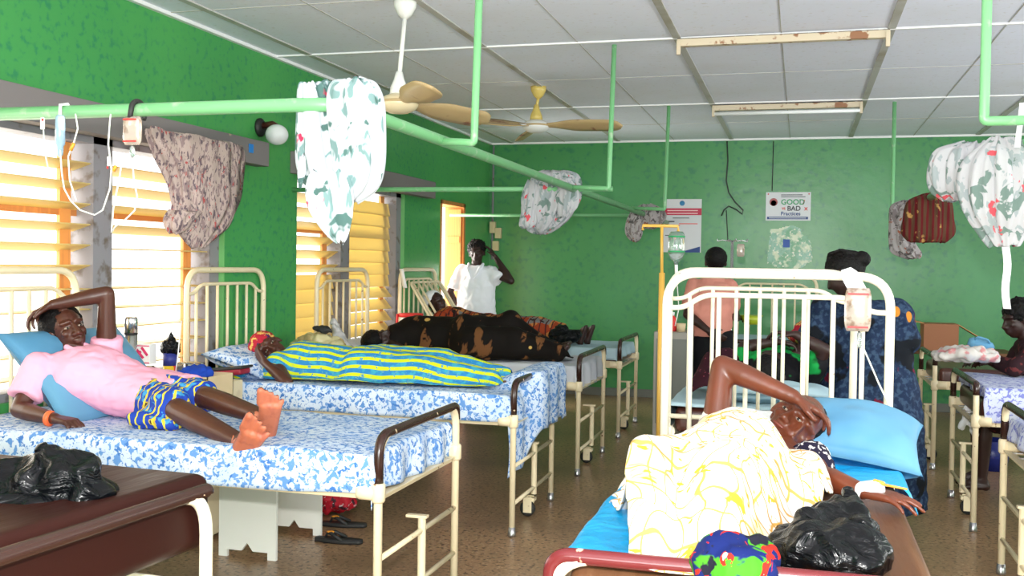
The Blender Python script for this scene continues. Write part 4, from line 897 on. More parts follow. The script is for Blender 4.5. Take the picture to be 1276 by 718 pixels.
def put(label, parts, mts, cat='curtain', name='knotted_curtain', pn=('curtain_body', 'curtain_tail', 'curtain_tail')):
    ms = [folded(**p) for p in parts]; zt = max(v.z for q in ms for v in q.v); c = sum(ms[0].v, V((0, 0, 0)))/len(ms[0].v)
    if len(ms) == 1:
        o = ms[0].build(name, MT[mts]); return tag(o, label, cat)
    t = thing(name, label, cat, (c.x, c.y, zt))
    for q, n_ in zip(ms, pn): q.build(n_, MT[mts] if isinstance(mts, str) else MT[mts[ms.index(q)]], t, world=True)
    return t
put('large knotted white curtain with green leaves and pink flowers hanging from rail corner',
    [dict(rows=[(440, 100, 8), (440, 104, 24), (442, 125, 31), (445, 165, 31), (446, 205, 29), (441, 232, 25), (432, 250, 12)], Y=3.0, folds=5, amp=.10, seed=1, depth=.8),
     dict(rows=[(388, 105, 8), (390, 109, 17), (391, 140, 19), (392, 175, 21), (396, 205, 23), (402, 228, 20), (410, 242, 10)], Y=3.04, folds=4, amp=.11, seed=14, depth=.8),
     dict(rows=[(414, 103, 6), (415, 110, 16), (418, 150, 26), (420, 200, 30), (421, 235, 26), (421, 252, 10)], Y=3.08, folds=5, amp=.09, seed=17, depth=.8),
     dict(rows=[(410, 215, 20), (408, 232, 27), (411, 255, 27), (416, 275, 20), (421, 292, 11), (424, 300, 4)], Y=2.93, folds=4, amp=.17, seed=5, depth=.45),
     dict(rows=[(377, 195, 3), (376, 210, 5), (375, 222, 4), (374, 231, 2)], Y=2.95, folds=3, amp=.1, seed=2)], 'cur_white', pn=('curtain_body', 'curtain_fold', 'curtain_fold', 'curtain_tail', 'tie_string'))
put('knotted print curtain on the left rail where the cross tube meets it',
    [dict(rows=[(690, 213, 12), (692, 217, 24), (691, 232, 29), (686, 252, 31), (680, 272, 26), (674, 286, 16), (673, 291, 6)], Y=6.6, folds=9, amp=.17, seed=7),
     dict(rows=[(664, 225, 6), (662, 245, 11), (659, 262, 9), (657, 279, 10), (655, 284, 4)], Y=6.5, folds=5, amp=.12, seed=9, depth=.6),
     dict(rows=[(704, 222, 8), (708, 238, 12), (706, 258, 12), (702, 270, 5)], Y=6.5, folds=5, amp=.1, seed=3, depth=.6)], 'cur_grey')
put('small dim knotted curtain at the far end of the left rail',
    [dict(rows=[(806, 255, 6), (808, 262, 18), (808, 272, 21), (805, 280, 18), (804, 285, 10)], Y=9.6, folds=7, amp=.12, seed=11),
     dict(rows=[(792, 262, 5), (790, 275, 9), (790, 290, 10), (791, 299, 6), (791, 301, 2)], Y=9.5, folds=5, amp=.1, seed=12)], 'cur_dim')
put('faded pink floral curtain gathered to one side under the grey window pelmet',
    [dict(rows=[(247, 172, 54), (249, 182, 56), (253, 205, 50), (258, 235, 42), (256, 258, 38), (250, 280, 34), (248, 296, 20), (247, 308, 8)], X=-3.30, folds=15, amp=.10, seed=4, depth=.13, twist=.2),
     dict(rows=[(232, 264, 16), (224, 274, 15), (220, 284, 12), (217, 290, 5)], X=-3.27, folds=5, amp=.1, seed=2, depth=.5)], 'cur_pink', name='window_curtain')
put('big knotted grey leaf-print curtain on the near end of the right rail',
    [dict(rows=[(1214, 178, 14), (1206, 186, 36), (1203, 204, 45), (1201, 222, 44), (1196, 238, 34), (1190, 250, 14)], Y=4.55, folds=7, amp=.15, seed=21, depth=.7),
     dict(rows=[(1250, 172, 16), (1252, 200, 44), (1252, 235, 52), (1250, 265, 46), (1250, 288, 30), (1252, 306, 18)], Y=4.4, folds=9, amp=.16, seed=24, depth=.6)], 'cur_grey')
put('knotted grey print curtain at the far end of the right rail beside red cloth',
    [dict(rows=[(1134, 250, 8), (1131, 258, 20), (1127, 280, 20), (1124, 300, 16), (1130, 315, 18), (1138, 322, 8)], Y=8.3, folds=6, amp=.12, seed=31, depth=.6)], 'cur_dim')
put('red and brown striped cloth slung over the right rail',
    [dict(rows=[(1160, 242, 10), (1158, 252, 26), (1158, 275, 30), (1157, 292, 30), (1156, 302, 22)], Y=7.6, folds=9, amp=.12, seed=33, depth=.6)], 'cur_red', cat='cloth', name='hanging_cloth')
def ribbon(name, label, pts, w, mt, cat='strap', parent=None):
    m = M(); L_, R_ = [], []
    for i, p in enumerate(pts):
        p = V(p); L_.append(p+V((w/2, .0, 0))); R_.append(p-V((w/2, 0, 0)))
    vs = L_+R_; n = len(pts); m.add(vs, [(i, i+1, n+i+1, n+i) for i in range(n-1)])
    o = m.build(name, MT[mt], parent, world=bool(parent)); solid(o, .002, 0)
    if label: tag(o, label, cat)
    return o
ribbon('cloth_strip', 'white cloth strip hanging down from the big curtain at the right edge', [aY(1254, y, 4.4)+V((.004*sin(y*.1), 0, 0)) for y in range(289, 386, 8)], .028, 'white_cloth')
ribbon('cloth_strip', 'white ribbon tied on the right rail at the photo edge', [aY(1274-(y-130)*.12, y, 4.2) for y in range(128, 190, 8)], .02, 'white_cloth')

# ================================================================ FANS, LIGHTS, WALL FITTINGS
MT['fan_blade'] = mat('tan_fan_blade', (.50, .36, .18), .4, layers=[('noise', 8, .62, .7, (.22, .06, .03)), ('noise', 3, .5, .8, (.42, .29, .14))])
MT['fan_white'] = mat('white_fan_enamel', (.78, .78, .76), .35)
MT['fan_cream'] = mat('cream_fan_enamel', (.74, .62, .40), .3)
MT['fan_yellow'] = mat('yellow_fan_enamel', (.66, .50, .14), .35)
def fan(label, top, hub, az, body, cup, mb, blade_len=.60, wdt=.15, pitch=-24, rodr=.012, disc=.10):
    t = thing('ceiling_fan', label, 'ceiling fan', top, 0, 'ceiling fans'); top, hub = V(top), V(hub)
    M().lathe([(0, 0), (.062, 0), (.058, -.035), (.036, -.075), (.014, -.095), (0, -.095)], top, 24).build('canopy', MT[cup], t, world=True)
    M().tube([top+V((0, 0, -.08)), hub+V((0, 0, .14))], rodr, 12).build('down_rod', MT[cup], t, world=True)
    M().lathe([(0, .175), (.018, .17), (.028, .13), (.046, .085), (.05, .05), (0, .05)], hub, 24).build('rod_cup', MT[cup], t, world=True)
    M().lathe([(0, .055), (.05, .052), (.085, .035), (disc, .018), (disc+.003, 0), (disc, -.012), (.085, -.03), (.05, -.046), (.02, -.05), (0, -.05)], hub, 36).build('motor_housing', MT[body], t, world=True)
    M().lathe([(disc+.001, .016), (disc+.006, .012), (disc+.006, .004), (disc+.001, .0)], hub, 36).build('trim_ring', MT['fan_blade'], t, world=True)
    for a in az:
        a = math.radians(a); Rz = Matrix.Rotation(a, 3, 'Z') @ Matrix.Rotation(math.radians(pitch), 3, 'X'); vs = []; n = 22
        def ww(u): return (.055+.10*ss(u*2.2))*(1 if u < .80 else sqrt(max(0, 1-((u-.80)/.20)**2))*.99+.01)*wdt/.145
        m = M(); ring = []
        for sgz in (.003, -.003):
            for i in range(n+1):
                u = i/n; x = disc*.75+blade_len*u
                for k in range(5):
                    v = k/4*2-1; vs.append(hub+Rz @ V((x, v*ww(u)/2+.01*u, sgz+.010*v*v+.0*u-.02*u)))
        fs = []; N1 = (n+1)*5
        for b_ in (0, N1):
            for i in range(n):
                for k in range(4): fs.append((b_+i*5+k, b_+i*5+k+1, b_+(i+1)*5+k+1, b_+(i+1)*5+k))
        for i in range(n):
            for k in (0, 4): fs.append((i*5+k, (i+1)*5+k, N1+(i+1)*5+k, N1+i*5+k))
        for k in range(4): fs.append((n*5+k, n*5+k+1, N1+n*5+k+1, N1+n*5+k)); fs.append((k, k+1, N1+k+1, N1+k))
        m.add(vs, fs); bl = m.build('blade', MT[mb], t, world=True)
        M().box(hub+Rz @ V((disc*.9, 0, .006)), (.13, .035, .005), Rz).build('blade_iron', MT[body], bl, world=False)
        inv = Matrix.LocRotScale(t.location, t.rotation_euler, None).inverted(); bl.children[0].data.transform(inv)
    return t
ft = aZ(505, 1, H); fan('ceiling fan with long white rod and tan blades near the big white curtain', (ft.x, ft.y, H), aY(497, 130, ft.y-.02), (-55, 62, 183), 'fan_cream', 'fan_white', 'fan_blade')
ft = aZ(671, 108, H); fan('yellow ceiling fan on a short rod, further from the camera', (ft.x, ft.y, H), aY(668, 158, ft.y), (-6, 114, 234), 'fan_white', 'fan_yellow', mat_y := 'fan_blade2' if 'fan_blade2' in MT else 'fan_blade', blade_len=.62)
MT['tube_glass'] = mat('fluorescent_tube_glass', (.85, .87, .88), .2)
MT['fixture'] = mat('rusty_cream_fixture', (.62, .52, .38), .5, layers=[('noise', 14, .56, .62, (.28, .12, .05))])
MT['scorch'] = mat('scorched_ceiling_strip', (.16, .14, .13), .8, layers=[('noise', 18, .55, .62, (.5, .48, .45))])
for lab, (x0_, x1_, y_), tube in (('ceiling light batten without a visible tube, nearer to the camera', (-.745, .46, 6.24), 0), ('ceiling light batten with a white tube, nearer to the back wall', (-.75, .455, 8.84), 1)):
    t = thing('ceiling_light', lab, 'ceiling light', ((x0_+x1_)/2, y_, H), 0, 'fluorescent light battens')
    M().bb((x0_, y_-.01, H-.018), (x1_, y_+.10, H-.011)).build('backing_board', MT['scorch'], t, smooth=False, world=True)
    M().bb((x0_, y_-.03, H-.062), (x1_, y_+.02, H-.018)).build('batten', MT['fixture'], t, smooth=False, bevel=.004, world=True)
    for x in (x0_+.012, x1_-.012): M().bb((x-.012, y_-.045, H-.115), (x+.012, y_-.02, H-.03)).build('lamp_holder', MT['fixture'], t, bevel=.003, world=True)
    if tube: M().tube([(x0_+.02, y_-.035, H-.092), (x1_-.02, y_-.035, H-.092)], .015, 12).build('tube', MT['tube_glass'], t, world=True)
# globe lamp on the left wall
g = aX(345, 166, WX+.13)
t = thing('wall_lamp', 'round white glass wall lamp above the green wall beside the pelmet', 'lamp', (WX, g.y, g.z))
M().lathe([(0, 0), (.06, 0), (.062, .015), (.045, .03), (0, .03)], (WX, g.y, g.z+.04), 20, (1, 0, 0)).build('back_plate', MT['rubber'], t, world=True)
M().tube([(WX+.02, g.y, g.z+.05), (WX+.10, g.y, g.z+.06), (WX+.13, g.y, g.z+.04)], .022, 10).build('lamp_arm', MT['matmaroon'], t, world=True)
MT['opal'] = mat('opal_glass', (.86, .86, .88), .12, subs=.3)
M().ell((WX+.13, g.y, g.z-.01), (.075, .075, .068), 24, 18).build('globe', MT['opal'], t, world=True)
# posters
def txt(s, loc, size, mtl, par, rot=(pi/2, 0, 0), bold=0, align='LEFT', name='lettering'):
    c = bpy.data.curves.new(name, 'FONT'); c.body = s; c.size = size; c.align_x = align; c.extrude = .0008; c.offset = bold
    o = bpy.data.objects.new('tmp', c); COL.objects.link(o); dg = bpy.context.evaluated_depsgraph_get()
    me = bpy.data.meshes.new_from_object(o.evaluated_get(dg)); bpy.data.objects.remove(o)
    me.transform(Matrix.LocRotScale(V(loc)-par.location, __import__('mathutils').Euler(rot), None)); me.materials.clear(); me.materials.append(mtl)
    o = bpy.data.objects.new(name, me); COL.objects.link(o); o.parent = par; return o
def col(name, c, r=.5): 
    if name not in MT: MT[name] = mat(name, c, r)
    return MT[name]
PW = col('poster_white_paper', (.62, .63, .66), .35); PR = col('poster_red', (.55, .02, .07)); PG = col('letter_green', (.01, .32, .10)); PB = col('letter_black', (.02, .02, .03)); PRd = col('letter_red', (.75, .05, .03)); PN = col('letter_navy', (.01, .05, .22))
y_ = BY-.006
t = thing('wall_poster', 'tall white poster with a red band and fine print on the back wall', 'poster', (-1.255, BY, 1.60))
M().bb((-1.46, y_, 1.605), (-1.05, BY-.001, 2.185)).build('sheet', PW, t, smooth=False, world=True)
M().bb((-1.46, y_-.001, 2.01), (-1.05, y_, 2.085)).build('red_band', PR, t, smooth=False, world=True)
M().lathe([(0, 0), (.028, 0), (.028, .002), (0, .002)], (-1.26, y_-.002, 2.14), 20, (0, 1, 0)).build('round_emblem', col('emblem_blue', (.05, .25, .5)), t, world=True)
m = M()
for k in range(2): m.bb((-1.42, y_-.002, 2.055-.03*k), (-1.09-.0*k, y_-.001, 2.065-.03*k))
m.build('small_print', col('print_pink', (.85, .6, .6)), t, smooth=False, world=True)
m = M(); m.bb((-1.44, y_-.001, 1.935), (-1.34, y_, 1.947)); m.bb((-1.36, y_-.001, 1.975), (-1.18, y_, 1.983)); m.bb((-1.44, y_-.001, 1.785), (-1.33, y_, 1.793)); m.build('small_print', PB, t, smooth=False, world=True)
m = M(); m.bb((-1.43, y_-.001, 1.895), (-1.28, y_, 1.903)); m.bb((-1.29, y_-.001, 1.912), (-1.09, y_, 1.921)); m.build('small_print', PRd, t, smooth=False, world=True)
m = M(); m.add([(-1.28, y_-.001, 1.605), (-1.06, y_-.001, 1.605), (-1.06, y_-.001, 1.67)], [(0, 1, 2)]); solid(m.build('dark_corner', PN, t, smooth=False, world=True), .001)
t = thing('wall_sign', 'white sign reading GOOD and BAD Practices on the back wall', 'sign', (-.145, BY, 1.96))
M().bb((-.375, y_, 1.955), (.085, BY-.001, 2.255)).build('sheet', PW, t, smooth=False, world=True)
txt('GOOD', (-.22, y_-.002, 2.125), .078, PG, t, bold=.0012); txt('VS', (-.21, y_-.002, 2.07), .034, PRd, t, bold=.001); txt('BAD', (-.155, y_-.002, 2.06), .070, PB, t, bold=.0012); txt('Practices', (-.22, y_-.002, 2.01), .056, PN, t, bold=.001)
txt('/', (.005, y_-.002, 2.125), .07, PRd, t, bold=.001); txt('x', (.02, y_-.002, 2.063), .07, PRd, t, bold=.001)
M().bb((-.36, y_-.002, 1.968), (.06, y_-.0, 1.995)).build('navy_band', PN, t, smooth=False, world=True)
m = M(); m.bb((-.34, y_-.003, 1.978), (.04, y_-.002, 1.985)); m.build('small_print', PW, t, smooth=False, world=True)
m = M(); m.bb((-.22, y_-.002, 2.222), (-.0, y_-.001, 2.230)); m.bb((-.22, y_-.002, 2.203), (.03, y_-.001, 2.210)); m.build('small_print', PB, t, smooth=False, world=True)
m = M(); m.lathe([(.034, 0), (.042, 0), (.042, .002), (.034, .002)], (-.295, y_-.002, 2.15), 20, (0, 1, 0)); m.build('round_emblem', col('emblem_red', (.45, .12, .12)), t, world=True)
m = M(); m.lathe([(0, 0), (.03, 0), (.03, .002), (0, .002)], (-.295, y_-.002, 2.14), 18, (0, 1, 0)); m.build('emblem_face', col('emblem_dark', (.14, .12, .13)), t, world=True)
for x, z in ((-.35, 2.235), (.065, 2.235)): M().ell((x, y_-.003, z), .007, 8, 6).build('pin', PRd, t, world=True)
MT['patch'] = mat('flaking_paint_with_glare', (.07, .30, .13), .3, layers=[('noise', 6, .44, .56, (.16, .38, .26)), ('noise', 11, .50, .60, (.55, .62, .42)), ('noise', 30, .60, .66, (.70, .70, .55))], bump=('noise', 18, .5))  # flaking paint, with the pale glare on the gloss wall painted into the colour
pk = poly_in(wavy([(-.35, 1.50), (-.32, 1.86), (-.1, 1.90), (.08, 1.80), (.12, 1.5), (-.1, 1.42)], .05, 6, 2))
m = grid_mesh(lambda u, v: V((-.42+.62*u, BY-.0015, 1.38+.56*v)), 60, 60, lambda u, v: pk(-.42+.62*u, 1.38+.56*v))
struct(m.build('trim_%d' % tn, MT['patch'], smooth=False)); tn += 1  # not a trim: patch of flaking paint with the painted glare
# small sticker, meter boxes, wires, tape mark
tag(M().bb((-.19, BY-.004, 1.67), (-.12, BY-.001, 1.755)).build('sticker', col('sticker_blue', (.03, .10, .40)), smooth=False), 'small blue sticker on the worn, glare-painted patch of the back wall', 'sticker')
MT['boxcream'] = mat('cream_meter_box', (.62, .52, .30), .5)
t = thing('switch_boxes', 'cream electrical switch boxes stacked in the far left corner', 'switch box', (-3.40, BY, 1.55))
for (xa, xb, za, zb) in ((-3.435, -3.37, 1.80, 1.93), (-3.37, -3.30, 1.74, 1.86), (-3.40, -3.33, 1.60, 1.71)): M().bb((xa, BY-.06, za), (xb, BY-.001, zb)).build('box', MT['boxcream'], t, bevel=.006, world=True)
M().tube([(-3.41, BY-.02, 1.5), (-3.41, BY-.02, H-.03)], .012, 8).build('conduit', MT['mull'], t, world=True)
wk = col('dark_cable', (.02, .03, .025))
o = M().tube([V((aY(x, y, BY-.012))) for x, y in ((906, 176), (907, 200), (905, 225), (908, 240), (916, 252), (926, 262), (925, 267), (917, 261), (908, 257), (902, 262), (899, 269))], .007, 8).build('hanging_cable', wk); tag(o, 'loose dark cable looping down the back wall between poster and sign', 'cable')
for xa, xb, y0_, y1_, lab in ((905, 907, 262, 300, 'thin surface cable below the looped cable on the back wall'), (964, 962, 176, 238, 'thin cable above the sign on the back wall')):
    o = M().tube([aY(xa, y0_, BY-.006), aY(xb, y1_, BY-.006)], .005, 6).build('surface_cable', wk); tag(o, lab, 'cable')

tag(M().box(aX(313, 185, WX+.105), (.006, .05, .055)).build('sticker', col('tag_blue', (.02, .22, .65)), smooth=False, bevel=.001), 'small bright blue tag on the end of the grey pelmet board', 'sticker')
# ================================================================ DRIPS AND STANDS
MT['clear'] = mat('clear_plastic', (.85, .92, .92), .08, trans=.85); MT['tubing'] = mat('clear_tubing', (.80, .82, .76), .2)
MT['ivred'] = col('red_print', (.75, .03, .03)); MT['bluish'] = mat('pale_blue_burette', (.50, .68, .85), .15, trans=.5)
MT['clearbag'] = mat('clear_fluid_bag', (.82, .70, .62), .1, trans=.55, layers=[('noise', 20, .5, .6, (.45, .30, .22))]); MT['orange_p'] = col('orange_plastic', (.9, .35, .03)); MT['whitep'] = col('white_plastic', (.85, .85, .85))
def bagm(c, w, h, d, seed=0):
    m = M(); n = 24; R = []
    for i in range(13):
        u = i/12; z = c[2]+h/2-h*u; e = (1-abs(2*u-1)**5); ring = []
        for k in range(n):
            th = 2*pi*k/n; cx, sx = cos(th), sin(th)
            ring.append(V((c[0]+(abs(cx)**.6)*(1 if cx > 0 else -1)*w/2*(.80+.20*e), c[1]+sx*d/2*max(.08, e)*(1+.15*noise.noise(V((cx*2, u*4, seed)))), z)))
        R.append(ring)
    return m.rings(R)
RX_ = .023
# burette drip
c = aY(75, 165, 2.97)
t = thing('drip_set', 'blue burette drip with tubing hanging from the left rail, leftmost', 'drip', (c.x, c.y, RZ))
M().lathe([(0, .062), (.012, .058), (.016, .05), (.016, -.04), (.011, -.048), (.010, -.075), (.004, -.085), (0, -.085)], c, 20).build('burette', MT['bluish'], t, world=True)
M().tube([c+V((0, 0, .06)), V((c.x, 2.97, RZ+.02)), V((c.x+.004, 3.0, RZ+.028)), V((c.x+.01, 3.02, RZ))], .006, 8).build('hook', MT['whitep'], t, world=True)
M().tube([aY(x, y, 2.96) for x, y in ((75, 187), (77, 215), (80, 235), (88, 250), (100, 262), (118, 268), (128, 262), (137, 235), (139, 210), (135, 180), (137, 150), (138, 142))], .0028, 6).build('tubing', MT['tubing'], t, world=True)
M().tube([aY(x, y, 2.96) for x, y in ((94, 142), (97, 160), (92, 178), (85, 195), (87, 225), (95, 250))], .0028, 6).build('tubing', MT['tubing'], t, world=True)
M().tube([aY(x, y, 2.96) for x, y in ((54, 160), (56, 190), (60, 210), (70, 218))], .0025, 6).build('tubing', MT['tubing'], t, world=True)
cc = aY(53, 154, 2.955); M().box(cc, (.014, .008, .04)).build('clamp', MT['whitep'], t, world=True, bevel=.002); M().box(cc+V((.004, -.005, .012)), (.006, .004, .008)).build('clamp_wheel', MT['ivred'], t, world=True)
M().box(aY(90, 183, 2.95), (.009, .008, .028), Matrix.Rotation(.5, 3, 'Y')).build('valve', MT['orange_p'], t, world=True)
# blood / fluid bag
c = aY(165, 163, 2.95)
t = thing('drip_bag', 'clear drip bag with red print tied with black strap on the left rail', 'drip', (c.x, c.y, RZ))
bagm(c, .070, .095, .028, 2).build('bag', MT['clearbag'], t, world=True)
for dz in (.036, -.036): M().box(c+V((0, -.016, dz)), (.05, .002, .005)).build('red_line', MT['ivred'], t, world=True, smooth=False)
M().tube(fillet([c+V((-.01, 0, .045)), V((c.x-.012, 2.965, RZ+.02)), V((c.x-.010, 3.0, RZ+.032)), V((c.x-.005, 3.03, RZ)), V((c.x, 3.01, RZ-.03))], .02, 4), .009, 8).build('strap', MT['rubber'], t, world=True)
M().lathe([(0, .0), (.008, -.003), (.009, -.03), (.004, -.04), (0, -.04)], c+V((0, 0, -.05)), 14).build('drip_chamber', MT['clear'], t, world=True)
M().tube([aY(x, y, 2.95) for x, y in ((165, 200), (167, 225), (171, 245), (168, 262), (155, 275), (144, 282), (139, 290), (141, 262), (150, 215), (152, 195))], .0028, 6).build('tubing', MT['tubing'], t, world=True)
M().box(aY(136, 201, 2.95), (.012, .008, .032)).build('clamp', MT['whitep'], t, world=True, bevel=.002); M().box(aY(134, 209, 2.94), (.005, .004, .008)).build('clamp_wheel', MT['ivred'], t, world=True)
M().box(aY(143, 210, 2.95), (.009, .008, .02), Matrix.Rotation(.5, 3, 'Y')).build('valve', MT['orange_p'], t, world=True)
# bag on the nearest headboard
c = aY(1069, 386, 4.12)
t = thing('drip_bag', 'clear drip bag with red print taped to the nearest headboard', 'drip', (c.x, c.y, c.z+.1))
bagm(c, .098, .165, .04, 5).build('bag', MT['clearbag'], t, world=True)
for dz in (.060, -.066): M().box(c+V((0, -.021, dz)), (.075, .002, .007)).build('red_line', MT['ivred'], t, world=True, smooth=False)
M().rings([[aY(x_, y_p, Yp) for x_, y_p, Yp in q] for q in [[(1048, 337, 4.14), (1060, 333, 4.14), (1060, 333, 4.16), (1048, 337, 4.16)], [(1048, 345, 4.12), (1068, 338, 4.12), (1068, 338, 4.14), (1048, 345, 4.14)], [(1060, 368, 4.13), (1081, 362, 4.13), (1081, 362, 4.15), (1060, 368, 4.15)], [(1064, 380, 4.135), (1080, 378, 4.135), (1080, 378, 4.15), (1064, 380, 4.15)]]]).build('white_tape', MT['white_cloth'], t, world=True, smooth=False)
M().lathe([(0, 0), (.009, -.003), (.010, -.05), (.004, -.062), (0, -.062)], c+V((.008, 0, -.085)), 14).build('drip_chamber', MT['clear'], t, world=True)
M().tube([aY(x, y, Y) for x, y, Y in ((1075, 432, 4.1), (1083, 450, 4.08), (1095, 478, 4.02), (1108, 505, 3.95), (1118, 520, 3.9), (1128, 535, 3.85))], .0032, 6).build('tubing', MT['tubing'], t, world=True)
# yellow stand
s = aY(825, 330, 5.9); MT['ystand'] = mat('yellow_drip_stand', (.72, .42, .08), .4)
t = thing('drip_stand', 'yellow metal drip stand holding a clear bottle beside the aisle beds', 'drip stand', (s.x, 5.9, 0))
tz = aY(822, 281, 5.9).z
M().tube([(s.x, 5.9, .05), (s.x, 5.9, aY(825, 340, 5.9).z)], .017, 12).build('lower_pole', MT['ystand'], t, world=True)
M().tube([(s.x, 5.9, aY(825, 342, 5.9).z), (s.x-.005, 5.9, tz)], .009, 10).build('upper_pole', MT['ystand'], t, world=True)
M().tube([aY(801, 287, 5.9), aY(801, 281, 5.9), aY(845, 282, 5.9), aY(845, 289, 5.9)], .009, 8).build('hook_bar', MT['ystand'], t, world=True)
for a in range(4): 
    an = a*pi/2+.6; M().tube([(s.x, 5.9, .09), (s.x+.2*cos(an), 5.9+.2*sin(an), .02)], .012, 8).build('stand_foot', MT['ystand'], t, world=True)
c = aY(843, 308, 5.88)
t = thing('drip_bottle', 'clear upturned drip bottle with green print on the yellow stand', 'drip', (c.x, c.y, c.z+.1))
M().lathe([(0, .09), (.035, .088), (.045, .07), (.047, -.03), (.035, -.065), (.014, -.085), (.012, -.10), (0, -.10)], c, 24).build('bottle', MT['clear'], t, world=True)
for dz in (.055, -.03): M().lathe([(.0475, dz), (.0485, dz), (.0485, dz+.008), (.0475, dz+.008)], c, 20).build('green_print', PG, t, world=True)
M().tube([c+V((0, 0, -.10)), c+V((.003, 0, -.16))], .009, 8).build('drip_chamber', MT['whitep'], t, world=True); M().tube([c+V((.003, 0, -.16)), c+V((.02, 0, -.35)), c+V((.0, 0, -.45))], .003, 6).build('tubing', MT['tubing'], t, world=True)
# chrome stand
s = aY(912, 330, 8.35)
t = thing('drip_stand', 'slim chrome drip stand behind the person in salmon shirt', 'drip stand', (s.x, 8.35, 0)); tz = aY(912, 301, 8.35).z
M().tube([(s.x, 8.35, .04), (s.x, 8.35, tz)], .012, 10).build('pole', MT['steel'], t, world=True)
for a in range(4):
    an = a*pi/2+.3; M().tube([(s.x, 8.35, tz), (s.x+.08*cos(an), 8.35+.08*sin(an), tz+.01), (s.x+.12*cos(an), 8.35+.12*sin(an), tz), (s.x+.12*cos(an), 8.35+.12*sin(an), tz+.02)], .005, 6).build('hook_arm', MT['steel'], t, world=True)
    M().tube([(s.x, 8.35, .08), (s.x+.2*cos(an), 8.35+.2*sin(an), .02)], .012, 8).build('stand_foot', MT['steel'], t, world=True)
c = aY(923, 312, 8.3); o = bagm(c, .06, .10, .03, 3).build('drip_bag', MT['clearbag']); tag(o, 'tiny drip bag hanging from the chrome stand', 'drip')

# ================================================================ BEDSIDE THINGS, LEFT
MT['locker'] = mat('cream_locker_paint', (.70, .60, .40), .45, layers=[('noise', 9, .6, .7, (.6, .5, .33))]); MT['lockerw'] = mat('white_board', (.85, .86, .80), .5)
lz = .80; lx0, lx1, ly0, ly1 = -3.36, -2.90, 4.48, 4.95
t = thing('bedside_locker', 'cream bedside locker with chrome guard rails between second and third beds', 'locker', ((lx0+lx1)/2, (ly0+ly1)/2, 0))
M().bb((lx0, ly0, .02), (lx1, ly1, lz)).build('cabinet_body', MT['locker'], t, world=True, bevel=.006)
M().bb((lx0+.02, ly0-.012, .30), (lx1-.02, ly0-.001, .74)).build('panel', MT['lockerw'], t, world=True, bevel=.004)
def guard(pts): M().tube(fillet([V(p) for p in pts], .045, 6), .010, 10).build('guard_rail', MT['steel'], t, world=True)
guard([aY(158, 458, 4.50), aY(193, 458, 4.50), aY(196, 500, 4.50)])
guard([aY(215, 476, 4.9), aY(215, 453, 4.9), aY(255, 453, 4.9), aY(255, 480, 4.9)])
ytop = 4.7
def at_top(x, y=4.7): p = aY(x, 470, y); return V((p.x, y, lz))
# thermos
p = aY(163, 474, 4.6); p.z = lz; h_ = aY(163, 395, 4.6).z-lz
t = thing('thermos_flask', 'tall stainless steel thermos flask on the cream locker', 'flask', p)
M().lathe([(0, 0), (.031, 0), (.033, .008), (.033, h_*.74), (0, h_*.74)], p, 28).build('flask_body', MT['steel'], t, world=True)
M().lathe([(0, h_*.75), (.0335, h_*.75), (.0335, h_*.97), (.028, h_), (0, h_)], p, 28).build('flask_cup', MT['steel'], t, world=True)
M().lathe([(.030, h_*.735), (.034, h_*.735), (.034, h_*.752), (.030, h_*.752)], p, 28).build('flask_ring', MT['rubber'], t, world=True)
# tea box on dark jars
p = aY(181, 476, 4.62); 
for k, px in enumerate((174, 187)):
    c = aY(px, 476, 4.66); c.z = lz; tag(M().lathe([(0, 0), (.026, 0), (.028, .01), (.028, .075), (.02, .085), (0, .085)], c, 20).build('dark_jar', MT['matmaroon']), ('dark brown jar under the red and white box, beside the thermos', 'dark brown jar under the red and white box, away from the thermos')[k], 'jar')
c = aY(181, 441, 4.64)
t = thing('packet_box', 'white box with a red and pink arrow design beside the thermos', 'box', (c.x, c.y, c.z-.052))
M().box(c, (.094, .06, .104)).build('carton', MT['whitep'], t, world=True, bevel=.003)
m = M()
for a_, b_ in (((-.035, .03), (.01, -.02)), ((.0, .035), (.035, -.005)), ((-.035, -.02), (-.005, .015))):
    A_, B_ = V((a_[0], -.031, a_[1])), V((b_[0], -.031, b_[1])); m.tube([c+A_, c+B_], .007, 6)
m.tube([c+V((-.045, -.031, .044)), c+V((.045, -.031, .044))], .003, 6).tube([c+V((-.045, -.031, -.044)), c+V((.045, -.031, -.044))], .003, 6)
m.build('printed_mark', col('crimson', (.65, .02, .12)), t, world=True)
# milk tin with black bag on top
c = aY(212, 458, 4.72); c.z = lz
t = thing('drink_tin', 'blue, red and yellow drink tin under a knotted black bag on the locker', 'tin', c)
M().lathe([(0, 0), (.036, 0), (.036, .085), (0, .085)], c, 26).build('tin_body', mat('tin_red_yellow', (.75, .50, .02), .4, layers=[('noise', 12, .5, .52, (.65, .03, .02))]), t, world=True)
M().lathe([(0, .085), (.0365, .085), (.0365, .15), (0, .15)], c, 26).build('tin_top', col('tin_blue', (.02, .03, .22)), t, world=True)
m = M(); q = c+V((0, 0, .15)); m.ell(q+V((0, 0, .035)), (.052, .045, .042)); m.cap(q+V((0, 0, .06)), .022, q+V((.004, 0, .115)), .007); m.ell(q+V((.03, .0, .02)), .03); m.ell(q+V((-.032, 0, .02)), .028)
o = blob('knotted_bag', m, .006, MT['black_plastic'], None, 2, .008, 26); tag(o, 'small knotted black plastic bag on top of the drink tin', 'bag')
o = M().tube([aY(217, 480, 4.62), aY(222, 440, 4.64), aY(226, 400, 4.66)], .003, 6).build('drip_line', MT['whitep']); tag(o, 'thin white line standing up beside the drink tin', 'tube')
